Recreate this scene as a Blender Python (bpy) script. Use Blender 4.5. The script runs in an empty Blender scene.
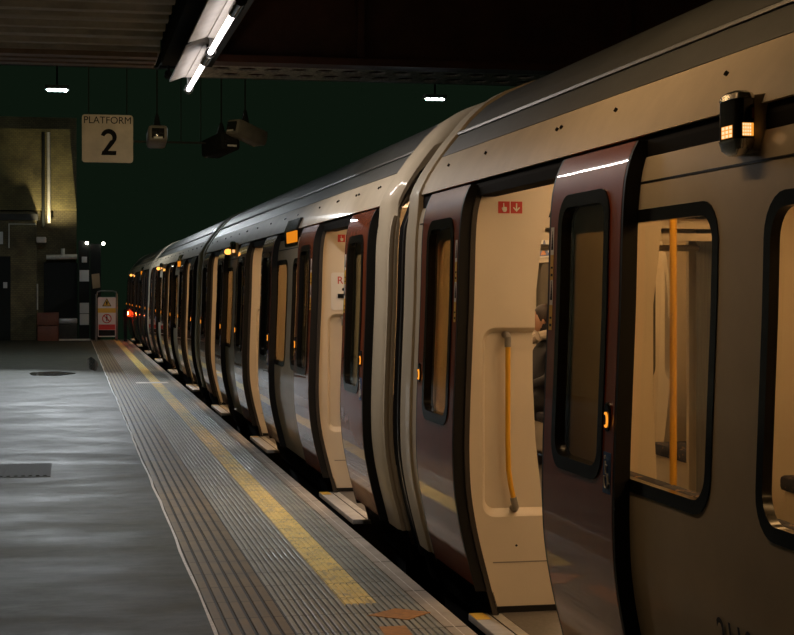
import bpy, bmesh, math, random
from mathutils import Vector
random.seed(7)
C = bpy.context.scene.collection
PI = math.pi

# ------------------------------------------------------------------ materials
def _nt(name):
    m = bpy.data.materials.new(name); m.use_nodes = True
    nt = m.node_tree; nt.nodes.clear()
    o = nt.nodes.new('ShaderNodeOutputMaterial')
    return m, nt, o

def mat(name, col, rough=0.5, metal=0.0, coat=0.0, coat_rough=0.05, var=0.0, vscale=6.0, bump=0.0, bscale=20.0,
        vstretch=(1, 1, 1), rvar=0.0, spec=0.5, coat_ior=1.5, emit=None, estr=0.0):
    m, nt, o = _nt(name)
    b = nt.nodes.new('ShaderNodeBsdfPrincipled')
    nt.links.new(b.outputs[0], o.inputs[0])
    b.inputs['Base Color'].default_value = (*col, 1)
    b.inputs['Roughness'].default_value = rough
    b.inputs['Metallic'].default_value = metal
    b.inputs['Coat Weight'].default_value = coat
    b.inputs['Coat Roughness'].default_value = coat_rough
    b.inputs['Coat IOR'].default_value = coat_ior
    b.inputs['Specular IOR Level'].default_value = spec
    if emit:
        b.inputs['Emission Color'].default_value = (*emit, 1)
        b.inputs['Emission Strength'].default_value = estr
    if var or bump or rvar:
        tc = nt.nodes.new('ShaderNodeTexCoord')
        mp = nt.nodes.new('ShaderNodeMapping'); mp.inputs['Scale'].default_value = vstretch
        nt.links.new(tc.outputs['Object'], mp.inputs[0])
        n = nt.nodes.new('ShaderNodeTexNoise'); n.inputs['Scale'].default_value = vscale
        n.inputs['Detail'].default_value = 6; n.inputs['Roughness'].default_value = 0.65
        nt.links.new(mp.outputs[0], n.inputs[0])
        if var:
            r = nt.nodes.new('ShaderNodeMapRange')
            r.inputs[1].default_value = .3; r.inputs[2].default_value = .7
            r.inputs[3].default_value = 1 - var; r.inputs[4].default_value = 1 + var
            nt.links.new(n.outputs[0], r.inputs[0])
            mx = nt.nodes.new('ShaderNodeVectorMath'); mx.operation = 'SCALE'
            mx.inputs[0].default_value = col
            nt.links.new(r.outputs[0], mx.inputs['Scale'])
            nt.links.new(mx.outputs[0], b.inputs['Base Color'])
        if rvar:
            r2 = nt.nodes.new('ShaderNodeMapRange')
            r2.inputs[1].default_value = .3; r2.inputs[2].default_value = .7
            r2.inputs[3].default_value = max(0.03, rough - rvar); r2.inputs[4].default_value = min(1, rough + rvar)
            nt.links.new(n.outputs[0], r2.inputs[0]); nt.links.new(r2.outputs[0], b.inputs['Roughness'])
        if bump:
            n2 = nt.nodes.new('ShaderNodeTexNoise'); n2.inputs['Scale'].default_value = bscale
            n2.inputs['Detail'].default_value = 4
            nt.links.new(mp.outputs[0], n2.inputs[0])
            bp = nt.nodes.new('ShaderNodeBump'); bp.inputs['Strength'].default_value = bump
            bp.inputs['Distance'].default_value = 0.02
            nt.links.new(n2.outputs[0], bp.inputs['Height'])
            nt.links.new(bp.outputs[0], b.inputs['Normal'])
            if coat: nt.links.new(bp.outputs[0], b.inputs['Coat Normal'])
    return m

def glass_mat(name, tint=(.9, .9, .88), gloss=1.0):
    m, nt, o = _nt(name)
    t = nt.nodes.new('ShaderNodeBsdfTransparent'); t.inputs[0].default_value = (*tint, 1)
    g = nt.nodes.new('ShaderNodeBsdfGlossy'); g.inputs['Roughness'].default_value = 0.02
    f = nt.nodes.new('ShaderNodeLayerWeight'); f.inputs[0].default_value = .5
    mx = nt.nodes.new('ShaderNodeMixShader')
    pw = nt.nodes.new('ShaderNodeMath'); pw.operation = 'POWER'; pw.inputs[1].default_value = 5
    mu = nt.nodes.new('ShaderNodeMath'); mu.operation = 'MULTIPLY_ADD'; mu.inputs[1].default_value = .9 * gloss; mu.inputs[2].default_value = .05
    nt.links.new(f.outputs[1], pw.inputs[0]); nt.links.new(pw.outputs[0], mu.inputs[0]); nt.links.new(mu.outputs[0], mx.inputs[0])
    nt.links.new(t.outputs[0], mx.inputs[1]); nt.links.new(g.outputs[0], mx.inputs[2])
    nt.links.new(mx.outputs[0], o.inputs[0])
    return m

def brick_mat(name, c1, c2, mortar, sc=4.2):
    m, nt, o = _nt(name)
    b = nt.nodes.new('ShaderNodeBsdfPrincipled'); b.inputs['Roughness'].default_value = .85
    tc = nt.nodes.new('ShaderNodeTexCoord')
    mp = nt.nodes.new('ShaderNodeMapping'); mp.inputs['Rotation'].default_value = (PI / 2, 0, 0)
    nt.links.new(tc.outputs['Object'], mp.inputs[0])
    br = nt.nodes.new('ShaderNodeTexBrick')
    br.inputs['Color1'].default_value = (*c1, 1); br.inputs['Color2'].default_value = (*c2, 1)
    br.inputs['Mortar'].default_value = (*mortar, 1); br.inputs['Scale'].default_value = sc
    br.inputs['Mortar Size'].default_value = .018
    nt.links.new(mp.outputs[0], br.inputs[0])
    n = nt.nodes.new('ShaderNodeTexNoise'); n.inputs['Scale'].default_value = 1.1; n.inputs['Detail'].default_value = 6
    nt.links.new(tc.outputs['Object'], n.inputs[0])
    r = nt.nodes.new('ShaderNodeMapRange'); r.inputs[1].default_value = .3; r.inputs[2].default_value = .7
    r.inputs[3].default_value = .45; r.inputs[4].default_value = 1.3
    nt.links.new(n.outputs[0], r.inputs[0])
    s = nt.nodes.new('ShaderNodeVectorMath'); s.operation = 'SCALE'
    nt.links.new(br.outputs[0], s.inputs[0]); nt.links.new(r.outputs[0], s.inputs['Scale'])
    nt.links.new(s.outputs[0], b.inputs['Base Color'])
    bp = nt.nodes.new('ShaderNodeBump'); bp.inputs['Strength'].default_value = .5; bp.inputs['Distance'].default_value = .01
    bp.invert = True
    nt.links.new(br.outputs[1], bp.inputs['Height']); nt.links.new(bp.outputs[0], b.inputs['Normal'])
    nt.links.new(b.outputs[0], o.inputs[0])
    return m

def tile_mat(name, col, dark, rough=.45, length=.4, var=.35, wear=None):
    """ribbed paving: colour with worn noise, dirty cross joints"""
    m, nt, o = _nt(name)
    b = nt.nodes.new('ShaderNodeBsdfPrincipled'); b.inputs['Specular IOR Level'].default_value = .12
    tc = nt.nodes.new('ShaderNodeTexCoord')
    n = nt.nodes.new('ShaderNodeTexNoise'); n.inputs['Scale'].default_value = 2.3; n.inputs['Detail'].default_value = 9
    n.inputs['Roughness'].default_value = .7
    nt.links.new(tc.outputs['Object'], n.inputs[0])
    r = nt.nodes.new('ShaderNodeMapRange'); r.inputs[1].default_value = .32; r.inputs[2].default_value = .68
    r.inputs[3].default_value = 1 - var; r.inputs[4].default_value = 1 + var
    nt.links.new(n.outputs[0], r.inputs[0])
    src = nt.nodes.new('ShaderNodeRGB'); src.outputs[0].default_value = (*col, 1)
    base = src.outputs[0]
    if wear:
        n2 = nt.nodes.new('ShaderNodeTexNoise'); n2.inputs['Scale'].default_value = 14; n2.inputs['Detail'].default_value = 8
        nt.links.new(tc.outputs['Object'], n2.inputs[0])
        rr = nt.nodes.new('ShaderNodeMapRange'); rr.inputs[1].default_value = .5; rr.inputs[2].default_value = .68
        nt.links.new(n2.outputs[0], rr.inputs[0])
        mw = nt.nodes.new('ShaderNodeMix'); mw.data_type = 'RGBA'
        nt.links.new(rr.outputs[0], mw.inputs[0]); nt.links.new(base, mw.inputs[6]); mw.inputs[7].default_value = (*wear, 1)
        base = mw.outputs[2]
    s = nt.nodes.new('ShaderNodeVectorMath'); s.operation = 'SCALE'
    nt.links.new(base, s.inputs[0]); nt.links.new(r.outputs[0], s.inputs['Scale'])
    sp = nt.nodes.new('ShaderNodeSeparateXYZ'); nt.links.new(tc.outputs['Object'], sp.inputs[0])
    d = nt.nodes.new('ShaderNodeMath'); d.operation = 'DIVIDE'; d.inputs[1].default_value = length
    nt.links.new(sp.outputs[1], d.inputs[0])
    fr = nt.nodes.new('ShaderNodeMath'); fr.operation = 'FRACT'; nt.links.new(d.outputs[0], fr.inputs[0])
    lt = nt.nodes.new('ShaderNodeMath'); lt.operation = 'LESS_THAN'; lt.inputs[1].default_value = .02
    nt.links.new(fr.outputs[0], lt.inputs[0])
    mx = nt.nodes.new('ShaderNodeMix'); mx.data_type = 'RGBA'
    nt.links.new(lt.outputs[0], mx.inputs[0]); nt.links.new(s.outputs[0], mx.inputs[6]); mx.inputs[7].default_value = (*dark, 1)
    nt.links.new(mx.outputs[2], b.inputs['Base Color'])
    r2 = nt.nodes.new('ShaderNodeMapRange'); r2.inputs[1].default_value = .3; r2.inputs[2].default_value = .7
    r2.inputs[3].default_value = rough - .12; r2.inputs[4].default_value = rough + .15
    nt.links.new(n.outputs[0], r2.inputs[0]); nt.links.new(r2.outputs[0], b.inputs['Roughness'])
    nt.links.new(b.outputs[0], o.inputs[0])
    return m

def asphalt_mat(name):
    m, nt, o = _nt(name)
    b = nt.nodes.new('ShaderNodeBsdfPrincipled')
    tc = nt.nodes.new('ShaderNodeTexCoord')
    def noise(sc, det, stretch=(1, 1, 1), ro=.6):
        mp = nt.nodes.new('ShaderNodeMapping'); mp.inputs['Scale'].default_value = stretch
        nt.links.new(tc.outputs['Object'], mp.inputs[0])
        n = nt.nodes.new('ShaderNodeTexNoise'); n.inputs['Scale'].default_value = sc; n.inputs['Detail'].default_value = det
        n.inputs['Roughness'].default_value = ro
        nt.links.new(mp.outputs[0], n.inputs[0]); return n.outputs[0]
    big = noise(1.6, 8, (.45, 1, 1), .7); fine = noise(7, 8, (.5, 1, 1), .78)
    mul = nt.nodes.new('ShaderNodeMath'); mul.operation = 'ADD'
    nt.links.new(big, mul.inputs[0]); nt.links.new(fine, mul.inputs[1])
    cr = nt.nodes.new('ShaderNodeValToRGB')
    e = cr.color_ramp.elements
    e[0].position = .72; e[0].color = (.018, .021, .016, 1)
    e[1].position = 1.28; e[1].color = (.100, .106, .088, 1)
    hf = nt.nodes.new('ShaderNodeMath'); hf.operation = 'MULTIPLY'; hf.inputs[1].default_value = 1
    nt.links.new(mul.outputs[0], hf.inputs[0])
    mr = nt.nodes.new('ShaderNodeMapRange'); mr.inputs[1].default_value = .7; mr.inputs[2].default_value = 1.3
    nt.links.new(hf.outputs[0], mr.inputs[0])
    e[0].position = .05; e[1].position = .95
    nt.links.new(mr.outputs[0], cr.inputs[0]); nt.links.new(cr.outputs[0], b.inputs['Base Color'])
    r2 = nt.nodes.new('ShaderNodeMapRange'); r2.inputs[1].default_value = .35; r2.inputs[2].default_value = .65
    r2.inputs[3].default_value = .50; r2.inputs[4].default_value = .70
    b.inputs['Specular IOR Level'].default_value = .09
    nt.links.new(big, r2.inputs[0]); nt.links.new(r2.outputs[0], b.inputs['Roughness'])
    bp = nt.nodes.new('ShaderNodeBump'); bp.inputs['Strength'].default_value = .35; bp.inputs['Distance'].default_value = .012
    nt.links.new(fine, bp.inputs['Height']); nt.links.new(bp.outputs[0], b.inputs['Normal'])
    nt.links.new(b.outputs[0], o.inputs[0])
    return m

def moquette_mat(name):
    m, nt, o = _nt(name)
    b = nt.nodes.new('ShaderNodeBsdfPrincipled'); b.inputs['Roughness'].default_value = .9
    tc = nt.nodes.new('ShaderNodeTexCoord')
    ch = nt.nodes.new('ShaderNodeTexVoronoi'); ch.inputs['Scale'].default_value = 22; ch.distance = 'MANHATTAN'
    nt.links.new(tc.outputs['Object'], ch.inputs[0])
    cr = nt.nodes.new('ShaderNodeValToRGB'); cr.color_ramp.interpolation = 'CONSTANT'
    e = cr.color_ramp.elements; e[0].color = (.25, .16, .08, 1); e[1].position = .35; e[1].color = (.03, .03, .045, 1)
    nt.links.new(ch.outputs[0], cr.inputs[0]); nt.links.new(cr.outputs[0], b.inputs['Base Color'])
    nt.links.new(b.outputs[0], o.inputs[0]); return m

def emit_mat(name, col, s):
    m, nt, o = _nt(name)
    e = nt.nodes.new('ShaderNodeEmission'); e.inputs[0].default_value = (*col, 1); e.inputs[1].default_value = s
    nt.links.new(e.outputs[0], o.inputs[0]); return m

M = dict(
    body=mat('grey_body_paint', (.60, .515, .385), .5, 0, .35, .045, .10, 3.0, .03, 3.0, (1, .5, .6), spec=.10),
    cant=mat('cantrail_paint', (.56, .48, .36), .5, 0, .08, .08, .10, 3.0, spec=.12),
    red=mat('red_door_paint', (.25, .052, .015), .4, 0, 1.0, .025, .10, 4, .04, 3.0, spec=.15, coat_ior=1.6),
    roof=mat('roof_paint', (.052, .056, .051), .55, 0, .7, .42, .2, 3, .05, 8),
    black=mat('black_rubber', (.012, .012, .012), .5, spec=.2),
    jamb=mat('dark_jamb', (.035, .028, .022), .5),
    gloss=mat('gloss_black_trim', (.010, .010, .010), .14, spec=.28),
    frame=mat('under_frame_black', (.010, .010, .010), .8, spec=.06),
    cream=mat('cream_interior', (.68, .60, .47), .33, 0, .25, .2, .04, 2.0),
    cfloor=mat('car_floor', (.12, .11, .10), .45, var=.3, vscale=60),
    yellow=mat('yellow_rail', (.80, .42, .03), .28, 0, .4),
    grip=mat('grey_grip', (.28, .26, .23), .4, .4),
    steel=mat('steel_plate', (.55, .54, .52), .4, .15, var=.2, vscale=9),
    chrome=mat('chrome', (.62, .58, .5), .18, .9),
    glass=glass_mat('window_glass', (.86, .76, .56), 1.0),
    darkglass=mat('dark_glass', (.02, .02, .018), .06, spec=.7),
    moq=moquette_mat('moquette'),
    bellow=mat('bellows_rubber', (.020, .020, .022), .33, var=.3, bump=.1, bscale=30),
    gang=mat('gangway_lining', (.20, .20, .19), .6, var=.25, vscale=12, vstretch=(1, 4, .3)),
    carlight=emit_mat('car_ceiling_light', (1, .64, .34), 12.3),
    tube=emit_mat('fluorescent_tube', (1, .90, .88), 5.0),
    tubewarm=emit_mat('warm_fluorescent_tube', (1, .66, .35), 3.5),
    plate=mat('white_reflector', (.50, .46, .40), .5, var=.12, vscale=7),
    dark=mat('dark_paint', (.016, .018, .016), .7, spec=.12),
    led=emit_mat('led_panel', (.90, .96, 1), 3800.0),
    amber=emit_mat('amber_led', (1, .32, .03), 1.2),
    lit=emit_mat('amber_cells', (1, .36, .04), 1.0),
    amberw=emit_mat('amber_led_core', (1, .66, .36), 1.25),
    marker=emit_mat('marker_lamp', (1, .93, .78), 12.0),
    lampfar=emit_mat('amber_lamp', (1, .40, .07), 2.2),
    screen=emit_mat('amber_screen', (1, .30, .015), .75),
    redlamp=emit_mat('red_lamp', (1, .05, .008), 800.0),
    asphalt=asphalt_mat('asphalt'),
    tact=tile_mat('brown_tactile', (.20, .16, .10), (.02, .016, .01), .55, .4),
    grey=tile_mat('grey_ribbed', (.30, .30, .26), (.015, .015, .013), .42, .4),
    yline=tile_mat('yellow_paint', (.88, .70, .27), (.10, .08, .04), .5, .4, .15, (.55, .46, .26)),
    orange=mat('orange_marker', (.42, .19, .025), .5, var=.3, vscale=30),
    edge=tile_mat('edge_stone', (.40, .36, .31), (.10, .09, .07), .6, .9, .3),
    white=mat('white_paint', (.62, .60, .56), .6, var=.25, vscale=25),
    groove=mat('grout_dark', (.022, .021, .018), .7),
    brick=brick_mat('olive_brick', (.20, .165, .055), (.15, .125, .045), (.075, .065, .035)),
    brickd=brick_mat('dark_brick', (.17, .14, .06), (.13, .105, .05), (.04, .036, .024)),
    concrete=mat('dark_concrete', (.035, .035, .030), .8, var=.4, vscale=2),
    girder=mat('red_oxide_paint', (.10, .035, .016), .5, var=.35, vscale=3, bump=.1),
    flake=mat('flaking_grey_paint', (.70, .67, .60), .6, var=.6, vscale=22, bump=.3),
    corr=mat('corrugated_sheet', (.36, .34, .27), .5, var=.3, vscale=3),
    beam=mat('brown_beam', (.20, .14, .085), .5, var=.3, vscale=5),
    sign=mat('aged_white_sign', (.60, .50, .39), .45, var=.16, vscale=5),
    ink=mat('black_ink', (.008, .008, .009), .6, spec=.08),
    signred=mat('red_sign', (.55, .03, .02), .45),
    signwhite=mat('white_sign', (.75, .72, .66), .45),
    signyellow=mat('yellow_sign', (.75, .46, .04), .45),
    blue=mat('blue_sign', (.03, .09, .26), .4),
    navy=mat('navy_lettering', (.01, .013, .035), .5),
    pipe=mat('pale_pipe', (.50, .48, .40), .5, var=.2, vscale=8),
    cctv=mat('grey_camera', (.22, .20, .17), .45, var=.2, vscale=10),
    paper=mat('paper_notice', (.55, .56, .54), .7),
    tan=mat('tan_notice', (.42, .29, .15), .7),
    boxred=mat('red_brown_box', (.16, .055, .028), .6, var=.25, vscale=4),
    galv=mat('galvanised_tube', (.30, .30, .29), .4, .6),
    grate=mat('iron_grate', (.05, .052, .046), .75, spec=.1),
    puddle=mat('water', (.030, .032, .029), .12),
    skin=mat('skin', (.45, .25, .16), .5), hair=mat('hair', (.025, .014, .009), .6),
    coat=mat('dark_coat', (.02, .02, .024), .8), scarf=mat('pale_scarf', (.5, .42, .33), .9),
    amberglint=mat('amber_glint', (.5, .14, .01), .2),
    adblue=mat('advert_blue', (.10, .14, .30), .5), adorange=mat('advert_orange', (.6, .22, .05), .5),
    sheet=mat('grey_poster', (.3, .3, .33), .6),
)

# ------------------------------------------------------------------ mesh helpers
ORG = {}
class MB:
    def __init__(self): self.v = []; self.f = []
    def add(self, vs, fs):
        k = len(self.v); self.v += [tuple(p) for p in vs]; self.f += [tuple(i + k for i in q) for q in fs]; return self
    def box(self, x0, x1, y0, y1, z0, z1):
        return self.add([(x0, y0, z0), (x1, y0, z0), (x1, y1, z0), (x0, y1, z0), (x0, y0, z1), (x1, y0, z1), (x1, y1, z1), (x0, y1, z1)],
                        [(0, 3, 2, 1), (4, 5, 6, 7), (0, 1, 5, 4), (1, 2, 6, 5), (2, 3, 7, 6), (3, 0, 4, 7)])
    def rbox(self, x0, x1, y0, y1, z0, z1, r=.01, seg=2):
        bm = bmesh.new(); bmesh.ops.create_cube(bm, size=1)
        for v in bm.verts:
            v.co = Vector(((x0 + x1) / 2 + v.co.x * (x1 - x0), (y0 + y1) / 2 + v.co.y * (y1 - y0), (z0 + z1) / 2 + v.co.z * (z1 - z0)))
        bmesh.ops.bevel(bm, geom=bm.edges[:], offset=r, segments=seg, affect='EDGES', profile=.5)
        bm.verts.index_update()
        self.add([v.co[:] for v in bm.verts], [[v.index for v in f.verts] for f in bm.faces]); bm.free(); return self
    def prism(self, pts, y0, y1, axis='y'):
        """closed outline of (a, b) extruded; axis y: (x,z); axis z: (x,y); axis x: (y,z)"""
        n = len(pts)
        def P(p, t): return {'y': (p[0], t, p[1]), 'z': (p[0], p[1], t), 'x': (t, p[0], p[1])}[axis]
        self.add([P(p, y0) for p in pts] + [P(p, y1) for p in pts],
                 [tuple(range(n)), tuple(range(2 * n - 1, n - 1, -1))] + [(i, n + i, n + (i + 1) % n, (i + 1) % n) for i in range(n)])
        return self
    def tube(self, path, r, n=10, caps=True):
        path = [Vector(p) for p in path]; rs = r if isinstance(r, (list, tuple)) else [r] * len(path)
        rings = []; up = None
        for i, p in enumerate(path):
            d = (path[min(i + 1, len(path) - 1)] - path[max(i - 1, 0)]).normalized()
            if up is None: up = Vector((0, 0, 1)) if abs(d.z) < .9 else Vector((1, 0, 0))
            a = d.cross(up).normalized(); b = a.cross(d).normalized(); up = b
            rings.append([p + (a * math.cos(2 * PI * k / n) + b * math.sin(2 * PI * k / n)) * rs[i] for k in range(n)])
        vs = [q for rg in rings for q in rg]; fs = []
        for i in range(len(path) - 1):
            for k in range(n): fs.append((i * n + k, i * n + (k + 1) % n, (i + 1) * n + (k + 1) % n, (i + 1) * n + k))
        if caps: fs += [tuple(range(n - 1, -1, -1)), tuple(range((len(path) - 1) * n, len(path) * n))]
        return self.add(vs, fs)
    def lathe(self, cx, cy, prof, n=20):
        vs = []; fs = []
        for r, z in prof:
            for k in range(n): vs.append((cx + r * math.cos(2 * PI * k / n), cy + r * math.sin(2 * PI * k / n), z))
        for i in range(len(prof) - 1):
            for k in range(n): fs.append((i * n + k, i * n + (k + 1) % n, (i + 1) * n + (k + 1) % n, (i + 1) * n + k))
        fs += [tuple(range(n - 1, -1, -1)), tuple(range((len(prof) - 1) * n, len(prof) * n))]
        return self.add(vs, fs)
    def mesh(self, name, m, smooth=True, ang=32, fix=True):
        me = bpy.data.meshes.new(name); me.from_pydata(self.v, [], self.f); me.update()
        if fix:
            bm = bmesh.new(); bm.from_mesh(me); bmesh.ops.recalc_face_normals(bm, faces=bm.faces); bm.to_mesh(me); bm.free()
        me.materials.append(m)
        if smooth: me.shade_smooth(); me.set_sharp_from_angle(angle=math.radians(ang))
        return me
    def build(self, name, m, parent=None, **k):
        return put(self.mesh(name, m, **k), name, parent)

def put(me, name, parent=None, loc=None):
    """link a mesh; world coordinates unless loc (parent's frame) is given"""
    o = bpy.data.objects.new(name, me); C.objects.link(o)
    if parent is not None:
        o.parent = parent
        w = ORG.get(parent.name, (0, 0, 0))
        if loc is None: loc = (-w[0], -w[1], -w[2])
        ORG[o.name] = tuple(w[i] + loc[i] for i in range(3))
        o.location = loc
    elif loc is not None:
        o.location = loc; ORG[o.name] = tuple(loc)
    return o

def tag(o, label=None, cat=None, group=None, kind=None):
    if label: o['label'] = label
    if cat: o['category'] = cat
    if group: o['group'] = group
    if kind: o['kind'] = kind
    return o

def empty(name, loc, label=None, cat=None, group=None):
    o = bpy.data.objects.new(name, None); C.objects.link(o); o.location = loc; ORG[o.name] = tuple(loc)
    o.empty_display_size = .1
    return tag(o, label, cat, group)

def struct(name, mb, m, label=None, **k):
    o = mb.build(name, m, **k); o['kind'] = 'structure'
    if label: o['label'] = label
    return o

def cut_mesh(mb, cutters, name, m, ang=32):
    a = bpy.data.objects.new('tmp_a', mb.mesh('tmp_a', m, smooth=False)); C.objects.link(a)
    cb = MB()
    for c in cutters: cb.add(c.v, c.f)
    b = bpy.data.objects.new('tmp_b', cb.mesh('tmp_b', m, smooth=False)); C.objects.link(b)
    md = a.modifiers.new('b', 'BOOLEAN'); md.operation = 'DIFFERENCE'; md.object = b; md.solver = 'EXACT'; md.use_self = False
    dg = bpy.context.evaluated_depsgraph_get()
    me = bpy.data.meshes.new_from_object(a.evaluated_get(dg)); me.name = name
    bpy.data.objects.remove(a); bpy.data.objects.remove(b)
    me.materials.clear(); me.materials.append(m)
    for p in me.polygons: p.material_index = 0
    me.shade_smooth(); me.set_sharp_from_angle(angle=math.radians(ang))
    return me

def rrect(a0, a1, b0, b1, r, n=6):
    pts = []
    for cx, cy, s in ((a1 - r, b1 - r, 0), (a0 + r, b1 - r, PI / 2), (a0 + r, b0 + r, PI), (a1 - r, b0 + r, 1.5 * PI)):
        for k in range(n + 1):
            t = s + PI / 2 * k / n; pts.append((cx + r * math.cos(t), cy + r * math.sin(t)))
    return pts

def text_mesh(s, size, name, m, ext=.001, bold=0.0):
    cu = bpy.data.curves.new('t', 'FONT'); cu.body = s; cu.size = size; cu.extrude = ext; cu.offset = size * bold
    cu.align_x = 'CENTER'; cu.align_y = 'CENTER'
    o = bpy.data.objects.new('t', cu); C.objects.link(o)
    me = bpy.data.meshes.new_from_object(o.evaluated_get(bpy.context.evaluated_depsgraph_get())); me.name = name
    bpy.data.objects.remove(o)
    me.materials.clear(); me.materials.append(m)
    return me

def remap(me, fn):
    for v in me.vertices: v.co = fn(v.co)
    me.update(); return me

# ------------------------------------------------------------------ train profile (x of the door skin against height)
PZ = [(-.20, 2.045), (.10, 1.967), (.30, 1.915), (.42, 1.890), (.52, 1.874), (.60, 1.866), (.70, 1.862), (.80, 1.861), (1.0, 1.866),
      (1.5, 1.886), (1.80, 1.893), (1.92, 1.900), (2.0, 1.913), (2.07, 1.940), (2.12, 1.972), (2.4, 2.15)]
def LX(z):
    for (za, xa), (zb, xb) in zip(PZ, PZ[1:]):
        if z <= zb:
            t = (z - za) / (zb - za); return xa + (xb - xa) * t
    return PZ[-1][1]
_raw = LX
def LX(z): return sum(_raw(z + d) for d in (-.05, -.025, 0, .025, .05)) / 5
BO = .057
def levels(z0, z1, st=.035):
    n = max(1, round((z1 - z0) / st)); return [z0 + (z1 - z0) * i / n for i in range(n + 1)]
def skin(z0, z1, off, th):
    zs = levels(z0, z1)
    return [(LX(z) + off, z) for z in zs] + [(LX(z) + off + th, z) for z in reversed(zs)]
def hole(y0, y1, z0, z1, r, x0=1.6, x1=2.6):
    return MB().prism(rrect(y0, y1, z0, z1, r), x0, x1, 'x')

def pane(y0, y1, z0, z1, r, off, name, m):
    """curved glass filling a rounded rectangle"""
    zs = sorted(set([z0 + r - r * math.cos(PI / 2 * k / 6) for k in range(7)] + [z1 - r + r * math.cos(PI / 2 * k / 6) for k in range(7)] + levels(z0 + r, z1 - r, .06)))
    vs = []
    for z in zs:
        d = max(z0 + r - z, z - (z1 - r), 0); ins = r - math.sqrt(max(r * r - d * d, 0))
        vs += [(LX(z) + off, y0 + ins, z), (LX(z) + off, y1 - ins, z)]
    b = MB(); b.add(vs, [(2 * i, 2 * i + 1, 2 * i + 3, 2 * i + 2) for i in range(len(zs) - 1)])
    return b.mesh(name, m, fix=False)

def seal(y0, y1, z0, z1, r, w, off0, off1, name, m):
    """rubber ring round a window, following the bulge of the side"""
    def loop(i):
        pts = rrect(y0 + i, y1 - i, z0 + i, z1 - i, max(r - i * .8, .01), 6); out = []
        for a, b in zip(pts, pts[1:] + pts[:1]):
            n = max(1, int(math.hypot(b[0] - a[0], b[1] - a[1]) / .08)) if abs(b[1] - a[1]) > .2 or abs(b[0] - a[0]) > .2 else 1
            n = 12 if n > 1 else 1
            for k in range(n): out.append((a[0] + (b[0] - a[0]) * k / n, a[1] + (b[1] - a[1]) * k / n))
        return out
    A, Bq = loop(0), loop(w); n = len(A); assert n == len(Bq)
    vs = [(LX(p[1]) + off0, *p) for p in A] + [(LX(p[1]) + off0, *p) for p in Bq] + [(LX(p[1]) + off1, *p) for p in Bq] + [(LX(p[1]) + off1, *p) for p in A]
    fs = []
    for q in range(4):
        for k in range(n):
            a, b = q * n, ((q + 1) % 4) * n
            fs.append((a + k, a + (k + 1) % n, b + (k + 1) % n, b + k))
    b = MB(); b.add(vs, fs); return b.mesh(name, m)

# roof outline, near gutter over the top to the far side (centre x = 3.29)
CXT = 3.29
RP = [(2.095, 2.325), (2.15, 2.395), (2.20, 2.455), (2.27, 2.54), (2.36, 2.625), (2.48, 2.70), (2.65, 2.765), (2.9, 2.81), (3.29, 2.83)]
RPF = RP + [(2 * CXT - x, z) for x, z in reversed(RP[:-1])]
CAN = [(1.972, 2.105), (1.995, 2.16), (2.03, 2.225), (2.065, 2.28), (2.095, 2.322)]

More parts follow.
